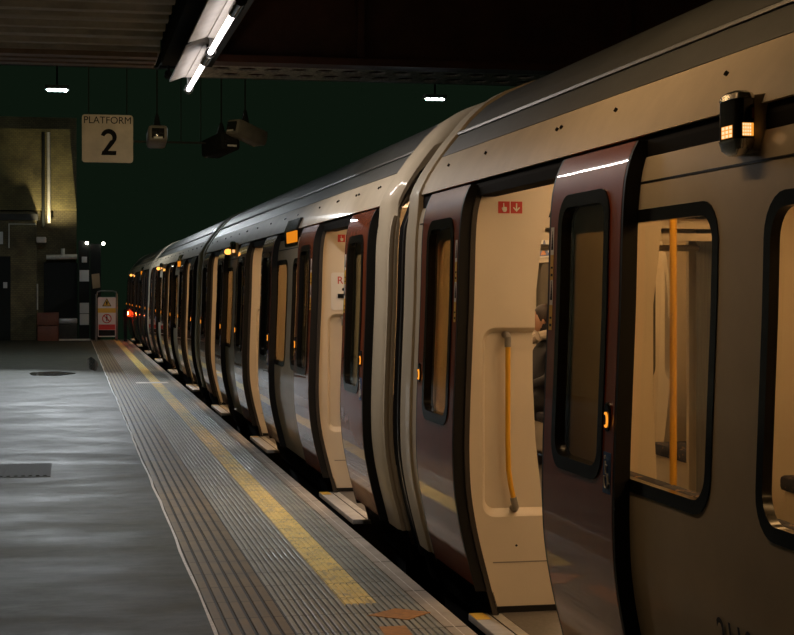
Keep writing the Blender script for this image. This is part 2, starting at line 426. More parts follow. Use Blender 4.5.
# ------------------------------------------------------------------ car parts (meshes built once, local y = 0 at each part's centre)
DW, LW = .76, .876        # half door opening, leaf width
MESH = {}
def leaf_meshes(s):
    """s = -1: leaf slid towards the camera, +1: leaf slid away; y measured from the door centre"""
    y0, y1 = (-DW - LW, -DW) if s < 0 else (DW, DW + LW)
    lead = y1 if s < 0 else y0
    wy0, wy1 = y0 + .135, y1 - .135
    if s > 0: wy0, wy1 = y0 + .115, y1 - .16
    d = {}
    d['door_leaf'] = cut_mesh(MB().prism(skin(.09, 2.085, 0, .05), y0 + .022, y1 - .022), [hole(wy0 + .01, wy1 - .01, .88, 1.92, .10)], 'door_leaf', M['red'])
    e = MB(); e.prism(skin(.06, 2.085, .001, .056), y0, y0 + .021); e.prism(skin(.06, 2.085, .001, .056), y1 - .021, y1)
    d['edge_seal'] = e.mesh('edge_seal', M['black'])
    d['window_seal'] = seal(wy0, wy1, .87, 1.93, .11, .05, -.006, .045, 'window_seal', M['gloss'])
    d['window_pane'] = pane(wy0 + .04, wy1 - .04, .91, 1.89, .07, .014, 'window_pane', M['glass'])
    # safety strip stickers beside the glass, on the leading side
    sy = lead - .075 if s < 0 else lead + .03
    st = MB(); zz = 1.79
    def patch(z0, z1, a, b, off, y=None):
        return MB().add([(LX(z0) - off, a, z0), (LX(z0) - off, b, z0), (LX(z1) - off, b, z1), (LX(z1) - off, a, z1),
                         (LX(z0), a, z0), (LX(z0), b, z0), (LX(z1), b, z1), (LX(z1), a, z1)],
                        [(0, 1, 2, 3), (7, 6, 5, 4), (0, 4, 5, 1), (1, 5, 6, 2), (2, 6, 7, 3), (3, 7, 4, 0)])
    def merge(lst):
        r = MB()
        for x in lst: r.add(x.v, x.f)
        return r
    w = .042
    rows = []
    for zb in (1.50, 1.70):
        rows += [(zb - .10, zb - .085, 1), (zb - .085, zb - .075, 2), (zb - .075, zb - .055, 1), (zb - .055, zb - .047, 2), (zb - .047, zb - .02, 1), (zb - .02, zb, 1),
                 (zb, zb + .02, 0)] + [(zb + .02 + i * .0125, zb + .0325 + i * .0125, 3 + i) for i in range(6)] + [(zb + .095, zb + .11 - (.01 if zb < 1.6 else 0), 0)]
    vs, fs, mi = [], [], []
    for z0, z1, kx in rows:
        cutsy = [0, .2, .8, 1]
        if kx == 2: cutsy = [0, .18, .82, 1]
        if kx >= 3: h = .34 * (1 - (kx - 3) / 6.5); cutsy = [0, .5 - h, .5 + h, 1]
        for i in range(3):
            n0 = len(vs)
            ya_, yb_ = sy + w * cutsy[i], sy + w * cutsy[i + 1]
            vs += [(LX(z0) - .0015, ya_, z0), (LX(z0) - .0015, yb_, z0), (LX(z1) - .0015, yb_, z1), (LX(z1) - .0015, ya_, z1)]
            fs.append((n0, n0 + 3, n0 + 2, n0 + 1)); mi.append({0: 0, 1: 1}.get(kx, 2 if i == 1 else (1 if kx == 2 else 0)))
    sb = MB(); sb.add(vs, fs); me = sb.mesh('warning_strip', M['signwhite'], smooth=False, fix=False)
    me.materials.append(M['signyellow']); me.materials.append(M['ink'])
    for p_, i_ in zip(me.polygons, mi): p_.material_index = i_
    bm = bmesh.new(); bm.from_mesh(me); bmesh.ops.remove_doubles(bm, verts=bm.verts, dist=.0004); bm.to_mesh(me); bm.free()
    d['warning_strip'] = me
    # push button with lit arc, on the trailing side
    by = y0 + .085 if s < 0 else y1 - .07
    bx = LX(1.11)
    bt = MB().prism([(by + .028 * math.cos(a) , 1.11 + .052 * math.sin(a)) for a in [2 * PI * k / 24 for k in range(24)]], bx - .008, bx + .01, 'x')
    d['door_button'] = bt.mesh('door_button', M['gloss'])
    arc = MB().tube([(bx - .010, by + .015 * math.cos(a) * (-1), 1.10 + .024 * math.sin(a)) for a in [-2.1 + 4.2 * k / 14 for k in range(15)]], .0045, 6)
    d['button_light'] = arc.mesh('button_light', M['amber'])
    if s < 0:
        d['wheelchair_sticker'] = patch(.84, .985, by - .045, by + .035, .0015).mesh('wheelchair_sticker', M['blue'], smooth=False)
        cy = by - .005; x = LX(.9) - .005
        wc = MB()
        wc.tube([(x, cy + .020 * math.cos(a), .885 + .026 * math.sin(a)) for a in [PI * .75 + 1.45 * PI * k / 16 for k in range(17)]], .0032, 6)
        wc.tube([(x, cy + .004, .955), (x, cy + .002, .91), (x, cy - .018, .91), (x, cy - .026, .875), (x, cy - .034, .878)], .0032, 6)
        wc.tube([(x, cy + .004, .94), (x, cy - .014, .94)], .003, 6)
        wc.prism([(cy + .005 + .007 * math.cos(2 * PI * k / 12), .968 + .007 * math.sin(2 * PI * k / 12)) for k in range(12)], x - .002, x + .001, 'x')
        d['wheelchair_symbol'] = wc.mesh('wheelchair_symbol', M['signwhite'])
    return d
MESH[-1], MESH[1] = leaf_meshes(-1), leaf_meshes(1)

def window_meshes(w):
    d = {}
    h = w / 2
    d['window_frame'] = seal(-h, h, .855, 1.84, .13, .045, BO - .004, BO + .026, 'window_frame', M['gloss'])
    d['window_pane'] = pane(-h + .03, h - .03, .885, 1.81, .10, BO + .018, 'window_pane', M['glass'])
    return d
WINW = .92
WM = window_meshes(WINW)

EWP = pane(-.345, .345, .85, 1.845, .11, BO + .012, 'end_window', M['glass'])
PANEL_EDGE = [(-.03, 2.425), (.1, 2.415), (.25, 2.385), (.5, 2.345), (.8, 2.312), (1.1, 2.297), (1.5, 2.297), (1.8, 2.33), (2.0, 2.39), (2.14, 2.46)]
def screen_meshes(s):
    """draught screen at a door edge; s=+1: stands beyond the opening, its recessed face towards the camera"""
    d = {}
    prof = [(LX(z) + BO + .026, z) for z in levels(-.03, 2.14, .08)] + [(x, z) for z, x in reversed(PANEL_EDGE)]
    y0, y1 = (.0, .06) if s > 0 else (-.06, .0)
    face = y0 if s > 0 else y1
    rc = MB().prism([(1.99 if z > .6 else 2.04 + (.6 - z) * .1, z) for z in (1.36, .8, .6, .46)] + [(2.05, .44), (2.6, .44), (2.6, 1.36)], face - .04 * s, face + .045 * s) if False else \
         MB().prism(rrect(2.035, 2.7, .44, 1.36, .05), min(face - .03, face + .042), max(face + .03, face - .042))
    if s > 0: rc = MB().prism(rrect(2.035, 2.7, .44, 1.36, .05), face - .03, face + .04)
    else: rc = MB().prism(rrect(2.035, 2.7, .44, 1.36, .05), face - .04, face + .03)
    ro, rn = rrect(2.020, 2.72, .415, 1.375, .07), rrect(2.045, 2.70, .46, 1.345, .05)
    nn = len(ro); rc = MB().add([(x, face - .004 * s, z) for x, z in ro] + [(x, face + .012 * s, z) for x, z in [(p[0] * .45 + q[0] * .55, p[1] * .45 + q[1] * .55) for p, q in zip(ro, rn)]] + [(x, face + .042 * s, z) for x, z in rn],
        [tuple(range(nn)), tuple(range(3 * nn - 1, 2 * nn - 1, -1))] + [(a * nn + i, a * nn + (i + 1) % nn, (a + 1) * nn + (i + 1) % nn, (a + 1) * nn + i) for a in range(2) for i in range(nn)])
    d['draught_screen'] = cut_mesh(MB().prism(prof, y0, y1), [rc], 'draught_screen', M['cream'])
    yr = face - .02 * s
    d['grab_rail'] = MB().tube([(2.150, yr, 1.29), (2.150, yr, 1.1), (2.150, yr, .8), (2.153, yr, .66), (2.165, yr, .58), (2.183, yr, .50)], .0135, 12).mesh('grab_rail', M['yellow'])
    g = MB().tube([(2.15, yr, 1.275), (2.15, yr, 1.32), (2.15, yr + .02 * s, 1.335), (2.15, face + .039 * s, 1.335)], .0175, 12)
    d['rail_bracket'] = g.mesh('rail_bracket', M['grip'])
    g = MB().tube([(2.178, yr, .52), (2.190, yr, .47), (2.192, yr + .02 * s, .46), (2.192, face + .039 * s, .46)], .0175, 12)
    d['rail_foot'] = g.mesh('rail_foot', M['grip'])
    k = MB().box(LX(.12) + BO + .06, 2.41, *sorted((face - .0015 * s, face)), .190, .196)
    d['panel_joint'] = k.mesh('panel_joint', M['grip'], smooth=False)
    d['screw_hole'] = MB().prism([(2.20 + .006 * math.cos(2 * PI * i / 12), .275 + .006 * math.sin(2 * PI * i / 12)) for i in range(12)], *sorted((face - .0015 * s, face))).mesh('screw_hole', M['ink'])
    d['kick_plate'] = MB().box(2.09, 2.425, *sorted((face - .012 * s, face)), -.06, -.028).mesh('kick_plate', M['black'], smooth=False)
    return d
SM = {1: screen_meshes(1), -1: screen_meshes(-1)}

def sill_mesh():
    d = {}
    d['door_sill'] = MB().rbox(1.955, 2.12, -DW + .02, DW + .06, -.095, -.060, .004).mesh('door_sill', M['steel'])
    b = MB()
    b.box(1.957, 2.03, DW - .10, DW + .058, -.061, -.0585)
    d['yellow_edge'] = b.mesh('yellow_edge', M['signyellow'], smooth=False)
    d['tread_joint'] = MB().box(2.05, 2.058, -DW + .022, DW + .058, -.061, -.0588).mesh('tread_joint', M['ink'], smooth=False)
    return d
SILL = sill_mesh()

def sign_pair(side):
    """two small red squares with a hand and a down arrow, on the screen face (faces -y)"""
    d = {}
    a = MB().box(2.105, 2.230, -.002, 0, 1.945, 2.005)
    d['sign_gap'] = MB().box(2.165, 2.169, -.0025, -.001, 1.945, 2.005).mesh('sign_gap', M['signwhite'], smooth=False)
    d['door_sign'] = a.mesh('door_sign', M['signred'], smooth=False)
    y0, y1 = -.004, -.0015
    w = MB()
    w.prism([(2.197, 1.996), (2.203, 1.996), (2.203, 1.966), (2.214, 1.977), (2.218, 1.973), (2.200, 1.953), (2.182, 1.973), (2.186, 1.977), (2.197, 1.966)], y0, y1)
    d['arrow_symbol'] = w.mesh('arrow_symbol', M['signwhite'], smooth=False); w = MB()
    w.prism([(2.122, 1.972), (2.128, 1.975), (2.131, 1.972), (2.131, 1.996), (2.135, 1.997), (2.136, 1.978), (2.149, 1.976), (2.150, 1.962), (2.145, 1.952), (2.132, 1.952), (2.126, 1.962)], y0, y1)
    d['hand_symbol'] = w.mesh('hand_symbol', M['signwhite'], smooth=False)
    return d
SG = sign_pair(1)

def alarm_plate():
    d = {}
    d['alarm_plate'] = MB().prism(rrect(2.05, 2.27, 1.40, 1.70, .02), -.004, 0).mesh('alarm_plate', M['signwhite'], smooth=False)
    t = text_mesh('RE', .085, 'alarm_lettering', M['signred']); remap(t, lambda c: Vector((2.145 + c.x, -.0055 - c.z * .3, 1.635 + c.y)))
    d['alarm_lettering'] = t
    b = MB().box(2.105, 2.24, -.012, -.003, 1.495, 1.53)
    d['alarm_dot'] = MB().prism([(2.15 + .012 * math.cos(2 * PI * i / 12), 1.565 + .012 * math.sin(2 * PI * i / 12)) for i in range(12)], -.008, -.003).mesh('alarm_dot', M['ink'])
    d['alarm_handle'] = b.mesh('alarm_handle', M['ink'])
    return d
AL = alarm_plate()

def lamp_meshes():
    d = {}
    h = MB()
    h.add([(1.965, -.105, 1.925), (1.965, .14, 1.925), (1.885, .085, 1.940), (1.880, -.055, 1.940),
           (1.990, -.105, 2.115), (1.990, .14, 2.115), (1.885, .085, 2.10), (1.880, -.055, 2.10)],
          [(0, 1, 2, 3), (7, 6, 5, 4), (0, 4, 5, 1), (1, 5, 6, 2), (2, 6, 7, 3), (3, 7, 4, 0)])
    d['indicator_lamp'] = h.mesh('indicator_lamp', M['body'], smooth=False)
    o = rrect(1.828, 1.892, -.075, .075, .024, 5)
    def slab(z0, z1, gr0, gr1, m, name):
        cx, cy = 1.860, .0
        zs = [(z0, gr0), ((z0 * .65 + z1 * .35), gr0 + (gr1 - gr0) * .7), (z1, gr1)]
        if gr1 < gr0: zs[1] = (z0 * .35 + z1 * .65, gr0 + (gr1 - gr0) * .3)
        b = MB(); n = len(o)
        b.add([(cx + (p[0] - cx) * g, cy + (p[1] - cy) * g, z) for z, g in zs for p in o],
              [tuple(range(n)), tuple(range(3 * n - 1, 2 * n - 1, -1))] + [(r * n + i, r * n + (i + 1) % n, (r + 1) * n + (i + 1) % n, (r + 1) * n + i) for r in range(2) for i in range(n)])
        return b.mesh(name, m)
    d['lens'] = slab(1.972, 2.090, .97, .97, M['darkglass'], 'lens')
    d['lamp_cap'] = slab(2.090, 2.116, 1.04, .55, M['chrome'], 'lamp_cap')
    d['lamp_bowl'] = slab(1.928, 1.972, .50, 1.04, M['chrome'], 'lamp_bowl')
    f = -.0738
    def cells(x0, x1, z0, z1, nx, nz, place, name):
        vs, fs, mi = [], [], []
        us = [0.0]; 
        for i in range(nx): us += [(i + .14) / nx, (i + .86) / nx]
        us += [1.0]; ws = [0.0]
        for i in range(nz): ws += [(i + .14) / nz, (i + .86) / nz]
        ws += [1.0]
        for wv in ws:
            for u in us: vs.append(place(x0 + (x1 - x0) * u, z0 + (z1 - z0) * wv))
        U = len(us)
        for j in range(len(ws) - 1):
            for i in range(U - 1): fs.append((j * U + i, j * U + i + 1, (j + 1) * U + i + 1, (j + 1) * U + i)); mi.append(1 if i % 2 == 1 and j % 2 == 1 and i < 2 * nx - (1 if nx > 3 else 0) else 0)
        q = MB(); q.add(vs, fs); me = q.mesh(name, M['lit'], smooth=False, fix=False); me.materials.append(M['amberw'])
        for p_, i_ in zip(me.polygons, mi): p_.material_index = i_
        return me
    d['lit_panel'] = cells(1.845, 1.880, 1.980, 2.018, 5, 4, lambda u, z: (u, f, z), 'lit_panel')
    d['side_lit_panel'] = cells(-.04, .04, 1.978, 2.014, 3, 3, lambda u, z: (1.8282, u, z), 'side_lit_panel')
    d['reflect_part'] = MB().box(1.876, 1.880, f - .002, f + .002, 2.032, 2.062).mesh('reflect_part', M['amberglint'], smooth=False)  # orange reflection on the lens, painted as an amber patch
    for me in d.values():
        for v in me.vertices: v.co.x += .066; v.co.z += .028
    return d
LM = lamp_meshes()

DOORS = (2.35, 7.37, 12.32)
def bench(n, name='bench_seat'):
    """longitudinal bench on the near side, y 0..n*.5"""
    L = n * .49
    d = {}
    d['bench_seat'] = MB().rbox(2.10, 2.44, 0, L, .10, .385, .03).mesh('bench_seat', M['cream'])
    d['cush'] = [MB().rbox(2.13, 2.47, k * .49 + .012, (k + 1) * .49 - .012, .375, .465, .025).mesh('seat_cushion', M['moq']) for k in range(n)]
    d['back'] = [MB().rbox(2.06, 2.15, k * .49 + .012, (k + 1) * .49 - .012, .46, .86, .025).mesh('seat_back', M['moq']) for k in range(n)]
    return d
def mirrored(me):
    m2 = me.copy()
    bm = bmesh.new(); bm.from_mesh(m2)
    for v in bm.verts: v.co.x = 2 * CXT - v.co.x
    bmesh.ops.reverse_faces(bm, faces=bm.faces); bm.to_mesh(m2); bm.free(); return m2
BN = {n: bench(n) for n in (2, 6)}
BNF = {n: {'bench_seat': mirrored(b['bench_seat']), 'cush': [mirrored(x) for x in b['cush']], 'back': [mirrored(x) for x in b['back']]} for n, b in BN.items()}
ROD = MB().tube([(CXT, 0, -.03), (CXT, 0, 2.19)], .017, 10).mesh('grab_pole', M['yellow'])

def car(y0, L, label, tail=False, near_end=True):
    k = L / 14.88
    R = empty('train_car', (CXT, y0 + L / 2, -1.05), label, 'train car', 'coupled cars of the train at the platform')
    def at(y): return (-CXT, y - L / 2, 1.05)
    def part(me, name, y=0.0, parent=None):
        if parent is None: return put(me, name, R, at(y))
        return put(me, name, parent, (0, 0, 0))
    def bp(mb, name, m, **kw): return part(mb.mesh(name, m, **kw), name)
    b0, b1 = .27, L - .23
    dd = [d * k for d in DOORS]
    mids = [(dd[0] + dd[1]) / 2, (dd[1] + dd[2]) / 2]
    wins = [m - .045 + s * (.165 + WINW / 2) for m in mids for s in (-1, 1)]
    endw = dd[2] + DW + .43
    cuts = [MB().box(1.5, 2.7, d - DW, d + DW, -.5, 2.5) for d in dd]
    side = cut_mesh(MB().prism(skin(.055, 2.025, BO, .020), b0, b1), cuts + [hole(w - WINW / 2 + .01, w + WINW / 2 - .01, .865, 1.83, .12) for w in wins] + [hole(endw - .33, endw + .33, .865, 1.83, .12)], 'side_panel', M['body'])
    part(side, 'side_panel')
    part(cut_mesh(MB().prism(skin(-.14, .055, BO + .012, .02), b0, b1), cuts, 'sole_bar', M['frame']), 'sole_bar')
    lin = cut_mesh(MB().prism(skin(-.05, 2.15, BO + .022, .010), b0 + .02, b1 - .02), cuts + [hole(w - WINW / 2 + .015, w + WINW / 2 - .015, .87, 1.825, .12) for w in wins] + [hole(endw - .325, endw + .325, .87, 1.825, .12)], 'interior_lining', M['cream'])
    part(lin, 'interior_lining')
    for d in dd:
        for ya in (d - DW - .004, d + DW - .012): bp(MB().prism(skin(-.06, 2.03, BO - .002, .026), ya, ya + .016), 'door_jamb', M['jamb'])
    sm = MB()
    ed = [b0 + .36] + [e for d in dd for e in (d - DW - .02, d + DW + .02)] + [b1 - .36]
    for i in range(0, len(ed), 2): sm.prism([(LX(1.935) + BO - .0025, 1.931), (LX(1.935) + BO - .0025, 1.938), (LX(1.938) + BO + .02, 1.938), (LX(1.931) + BO + .02, 1.931)], ed[i], ed[i + 1])
    bp(sm, 'panel_seam', M['black'], smooth=False)
    tr = MB().prism([(1.985, 2.028), (1.985, 2.07), (1.990, 2.104), (2.09, 2.14), (2.09, 2.028)], b0 + .33, b1 - .30)
    bp(tr, 'door_track', M['frame'], smooth=False)
    cn = MB().prism(CAN + [(2.15, 2.322), (2.12, 2.23), (2.06, 2.105)], b0 + .34, b1 - .31)
    part(cn.mesh('cantrail_panel', M['cant']), 'cantrail_panel')
    for j, t in enumerate((.5, 1.25, 1.36, 2.2, 3.1, 4.4, 5.3, 6.4, 7.6, 8.7, 9.55, 10.6, 11.35, 12.55, 13.35)):
        z = 2.245; x = 2.04; y = b0 + .3 + t * k
        bo = MB().tube([(x + .012, y, z - .006), (x - .006, y, z + .004)], .009, 8)
        bp(bo, 'bolt', M['gloss'])
        if j % 3 == 0: bp(MB().tube([(x + .015, y - .05, z - .002), (x - .003, y - .05, z + .008)], .009, 8), 'bolt', M['gloss'])
    # roof
    rf = MB().prism(RPF, b0 + .34, b1 - .31)
    bp(rf, 'roof', M['roof'])
    gt = MB().prism([(2.185, 2.452), (2.188, 2.466), (2.205, 2.478), (2.225, 2.476), (2.215, 2.450)], b0 + .34, b1 - .31)
    bp(gt, 'rain_gutter', M['roof'])

    # end rings that stand a little proud of the skin
    def ring_outline(o):
        near = [(LX(z) + BO - o, z) for z in levels(.055, 1.96, .06)] + [(x - o * .8, z + o * .5) for x, z in CAN] + [(x - o * .6, z + o) for x, z in RP[1:-1]] + [(CXT, 2.83 + o)]
        return near + [(2 * CXT - x, z) for x, z in reversed(near[:-1])]
    oo, ii = ring_outline(.014), ring_outline(-.055)
    for (ya, yb) in ((b0, b0 + .36), (b1 - .33, b1)):
        b = MB(); n = len(oo); ys = []
        for t, sh in ((0, .05), (.03, .018), (.075, 0), (yb - ya - .006, 0), (yb - ya, .012)):
            y = ya + t if ya == b0 else yb - t
            ys.append((y, sh))
        loops = [[(x + (CXT - x) / abs(CXT - x + 1e-9) * sh if abs(x - CXT) > .3 else x, y, z - (sh if z > 2.5 else 0)) for x, z in oo] for y, sh in ys]
        loops.append([(x, ys[-1][0], z) for x, z in ii]); loops.append([(x, ys[0][0], z) for x, z in ii])
        b.add([p for l in loops for p in l], [(a * n + i, a * n + i + 1, ((a + 1) % 7) * n + i + 1, ((a + 1) % 7) * n + i) for a in range(7) for i in range(n - 1)])
        bp(b, 'end_ring', M['body'], ang=40)
        ye = ya + .12 if ya == b0 else yb - .16
        if tail and ya != b0:
            bp(MB().prism([(2.10, -.1), (4.48, -.1), (4.50, 1.9), (4.36, 2.4), (2.22, 2.4), (2.08, 1.9)], ye, ye + .05), 'end_wall', M['cream'], smooth=False)
        else:
            w = MB().prism([(2.10, -.1), (2.60, -.1), (2.60, 1.93), (3.98, 1.93), (3.98, -.1), (4.48, -.1), (4.50, 1.9), (4.40, 2.26), (2.18, 2.26), (2.08, 1.9)], ye, ye + .04)
            bp(w, 'end_wall', M['cream'], smooth=False)
    # gangway to the next car
    if not tail:
        g0, g1 = b1 - .03, b1 + .49
        for q, (xa, h, nm, mm) in enumerate(((2.06, 2.62, 'bellows', M['bellow']),)):
            oa = []
            for s_, z in ((0, .02),):
                pass
            prof = [(LX(z) + BO + .05, z) for z in levels(-.05, 1.95, .1)] + [(2.08, 2.13), (2.17, 2.32), (2.30, 2.48), (2.50, 2.62), (2.85, 2.72), (CXT, 2.74)]
            prof = prof + [(2 * CXT - x, z) for x, z in reversed(prof[:-1])]
            b = MB(); n = len(prof); N = 30
            for i in range(N + 1):
                y = g0 + (g1 - g0) * i / N; sh = (.0, .03, .045, .03)[i % 4] if i % 4 else .0
                if i in (14, 15, 16): sh = -.02
                b.v += [(x + sh * (1 if x < CXT else -1) * (abs(x - CXT) > .3), y, z - sh * (z > 2.4)) for x, z in prof]
            b.f += [(i * n + j, i * n + j + 1, (i + 1) * n + j + 1, (i + 1) * n + j) for i in range(N) for j in range(n - 1)]
            bp(b, 'bellows', M['bellow'], fix=False, ang=25)
        gi = MB()
        for xs in ((2.54, 2.60), (3.98, 4.04)): gi.box(*xs, g0 - .1, g1, -.03, 2.0)
        gi.box(2.54, 4.04, g0 - .1, g1, 1.95, 2.0)
        bp(gi, 'gangway_lining', M['gang'], smooth=False)
        bp(MB().box(2.6, 3.98, g0 - .1, g1, -.09, -.058), 'gangway_floor', M['cfloor'], smooth=False)
        bp(MB().box(2.6, 3.98, g0 - .18, g0 - .15, 1.855, 1.90), 'gangway_header', M['cream'], smooth=False)
        bp(MB().tube([(2.6, g1 - .03, 1.83), (3.98, g1 - .03, 1.83)], .02, 8), 'gangway_header', M['cream'])
    # underframe
    bp(MB().box(2.12, 4.46, b0 + .3, b1 - .3, -.62, -.10), 'underframe', M['frame'], smooth=False)
    for yb in (b0 + 2.0, b1 - 2.0):
        bg = MB().box(2.35, 4.2, yb - 1.0, yb + 1.0, -.85, -.55)
        for yy in (yb - .75, yb + .75):
            for xx in (2.50, 3.95): bg.prism([(yy + .39 * math.cos(2 * PI * i / 24), -.66 + .39 * math.sin(2 * PI * i / 24)) for i in range(24)], xx, xx + .13, 'x')
        bp(bg, 'bogie', M['frame'])
    # inside: floor, ceiling, far wall
    bp(MB().box(2.115, 4.50, b0 + .1, b1 - .1, -.12, -.058), 'car_floor', M['cfloor'], smooth=False)
    ce = [(2.07, 2.09), (2.14, 2.15), (2.3, 2.20), (CXT, 2.22), (4.28, 2.20), (4.44, 2.15), (4.51, 2.09)]
    bp(MB().prism(ce + [(4.51, 2.30), (2.13, 2.30)], b0 + .14, b1 - .14), 'car_ceiling', M['cream'])
    far = cut_mesh(MB().box(4.53, 4.62, b0 + .1, b1 - .1, -.05, 2.14), [hole(w - WINW / 2, w + WINW / 2, .87, 1.83, .12, 4.4, 4.8) for w in wins] + [hole(d + s * .42 - .32, d + s * .42 + .32, .87, 1.83, .1, 4.4, 4.8) for d in dd for s in (-1, 1)], 'far_side_panel', M['cream'])
    part(far, 'far_side_panel')
    for w in wins:
        part(MB().box(4.575, 4.59, w - WINW / 2 - .02, w + WINW / 2 + .02, .85, 1.85).mesh('far_window', M['darkglass'], smooth=False), 'far_window')
    for d in dd:
        part(MB().box(4.575, 4.59, d - .76, d + .76, .85, 1.85).mesh('far_door_window', M['darkglass'], smooth=False), 'far_door_window')
    for x in (2.62, 3.86):
        bp(MB().box(x, x + .10, b0 + .5, b1 - .5, 2.175, 2.185), 'ceiling_light', M['carlight'], smooth=False)
    # adverts over the far windows, passenger display over the gangway
    for w in wins:
        ad = bp(MB().box(4.505, 4.53, w - .42, w + .42, 1.875, 2.07), 'advert_panel', M['signwhite'], smooth=False)
        part(MB().prism([(w - .22, 1.89), (w + .12, 1.89), (w - .05, 2.05)], 4.501, 4.506, 'x').mesh('advert_triangle', M['adblue'], smooth=False), 'advert_triangle', 0, ad)
        part(MB().prism([(w - .13, 1.90), (w + .05, 1.90), (w - .04, 1.96)], 4.497, 4.502, 'x').mesh('advert_patch', M['adorange'], smooth=False), 'advert_patch', 0, ad)
    if not tail:
        pd = bp(MB().box(2.66, 3.92, b1 - .20, b1 - .165, 1.99, 2.13), 'passenger_display', M['gloss'], smooth=False)
        part(MB().box(2.70, 3.88, b1 - .204, b1 - .199, 2.03, 2.09).mesh('display_text', M['screen'], smooth=False), 'display_text', 0, pd)
    # doors
    for d in dd:
        for s in (-1, 1):
            me = MESH[s]; lf = part(me['door_leaf'], 'door_leaf', d)
            for nm, mm in me.items():
                if nm != 'door_leaf': part(mm, nm, 0, lf)
        for s in (-1, 1):
            sc = part(SM[s]['draught_screen'], 'draught_screen', d + s * (DW + .045))
            for nm, mm in SM[s].items():
                if nm != 'draught_screen': part(mm, nm, 0, sc)
            if s > 0:
                for nm, mm in SG.items(): part(mm, nm, 0, sc)
                if d == dd[0]:
                    for nm, mm in AL.items(): part(mm, nm, 0, sc)
            part(mirrored(SM[s]['draught_screen']) if 'f%d' % s not in MESH else MESH['f%d' % s], 'draught_screen', d + s * (DW + .045))
        sl = part(SILL['door_sill'], 'door_sill', d)
        for nm, mm in SILL.items():
            if nm != 'door_sill': part(mm, nm, 0, sl)
        po = put(ROD, 'grab_pole', R, (-.57 , d - L / 2 , 1.05)); po.location = (-CXT - .57, d - L / 2, 1.05)
        ORG[po.name] = (R.location[0] - CXT - .57, 0, 0)
    for w in wins:
        fr = part(WM['window_frame'], 'window_frame', w); part(WM['window_pane'], 'window_pane', 0, fr)
    part(EWP, 'end_window', endw)
    # lamp and destination display over the pillars
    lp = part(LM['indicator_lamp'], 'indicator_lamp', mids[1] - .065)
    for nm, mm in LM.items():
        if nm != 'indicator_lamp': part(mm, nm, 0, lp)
    if y0 > 0:
        part(MB().lathe(1.862, -.03, [(.012, 1.985), (.034, 1.995), (.044, 2.02), (.034, 2.045), (.012, 2.055)], 16).mesh('lamp_glow', M['lampfar']), 'lamp_glow', 0, lp)
    dp = part(MB().prism([(1.955, 1.96), (1.950, 2.10), (1.99, 2.20), (2.10, 2.20), (2.05, 1.96)], -.40, .40).mesh('destination_display', M['gloss'], smooth=False), 'destination_display', mids[0])
    part(MB().prism([(1.9475, 1.985), (1.944, 2.085), (1.96, 2.085), (1.96, 1.985)], -.42, .20).mesh('display_screen', M['screen'], smooth=False), 'display_screen', 0, dp)
    # benches
    def place_bench(n, y, far=False):
        b = (BNF if far else BN)[n]
        o = part(b['bench_seat'], 'bench_seat', y)
        for mm in b['cush']: part(mm, 'seat_cushion', 0, o)
        for mm in b['back']: part(mm, 'seat_back', 0, o)
    for a, b in ((dd[0], dd[1]), (dd[1], dd[2])):
        st = (a + b) / 2 - 6 * .49 / 2
        for fa in (False, True): place_bench(6, st, fa)
    for fa in (False, True):
        place_bench(2, dd[0] - DW - .14 - .98, fa); place_bench(2, dd[2] + DW + .14, fa)
    return R, part, dd, mids, L

cars = []
LA = 14.88
cars.append(car(9.52 - LA, LA, 'nearest train car, two red doors slid open, wheelchair symbol on its right door'))
cars.append(car(9.52, LA, 'second train car, beyond the nearest dark gangway, with an orange destination display'))
cars.append(car(24.4, 15.7, 'third train car, between the two pale end rings farther along the platform'))
cars.append(car(40.1, 15.7, 'farthest train car, glowing red at its low doors by the dark tunnel', tail=True))

# car number low on the nearest car
num = text_mesh('21100', .17, 'car_number', M['navy'])
def onside(c):
    y = 4.40 - c.x * .80; z = .505 + c.y
    return Vector((LX(z) + BO - .005 - c.z * .5, y, z))
remap(num, onside); put(num, 'car_number', cars[0][0])

# ------------------------------------------------------------------ platform
Y0, Y1 = -3.0, 51.2
struct('floor', MB().box(-7.0, .65, Y0, 51.6, -.25, 0), M['asphalt'], 'dark worn platform floor', smooth=False)
def ribs(x0, x1, pitch, top, h, name, m, base, label, y0=Y0, y1=Y1, zb=-.008):
    n = round((x1 - x0) / pitch); p = (x1 - x0) / n; b = MB()
    for i in range(n):
        a = x0 + i * p + (p - top) / 2; c = a + top
        b.prism([(a - .002, zb), (a, zb + h - .0015), (a + .003, zb + h), (c - .003, zb + h), (c, zb + h - .0015), (c + .002, zb)], y0, y1)
    return struct(name, b, m, label, smooth=False)
struct('trim_1', MB().box(.65, 1.70, Y0, Y1, -.25, -.008), M['groove'], 'dark grooves of the paving', smooth=False)
ribs(.655, 1.006, .0585, .042, .0085, 'trim_2', M['tact'], None, 'brown ribbed tactile strip')
ribs(1.006, 1.338, .0332, .0225, .0085, 'trim_3', M['grey'], None, 'grey ribbed strip left of the yellow line')
ribs(1.338, 1.504, .0332, .0225, .0085, 'trim_4', M['grey'], None, 'grey ribs without paint at the near door', Y0, 7.84)
ribs(1.338, 1.504, .0332, .0225, .0085, 'trim_5', M['yline'], None, 'worn yellow safety line', 7.84, Y1)
struct('trim_17', MB().box(1.338, 1.504, 7.84, Y1, -.0079, -.0062), M['yline'], 'paint in the grooves of the yellow line', smooth=False)
ribs(1.504, 1.70, .0332, .0225, .0085, 'trim_6', M['grey'], None, 'grey ribbed strip beside the edge')
struct('trim_7', MB().prism([(1.70, -.25), (1.70, .001), (1.806, .001), (1.815, -.008), (1.815, -.25)], Y0, Y1), M['edge'], 'pale platform edge stone')
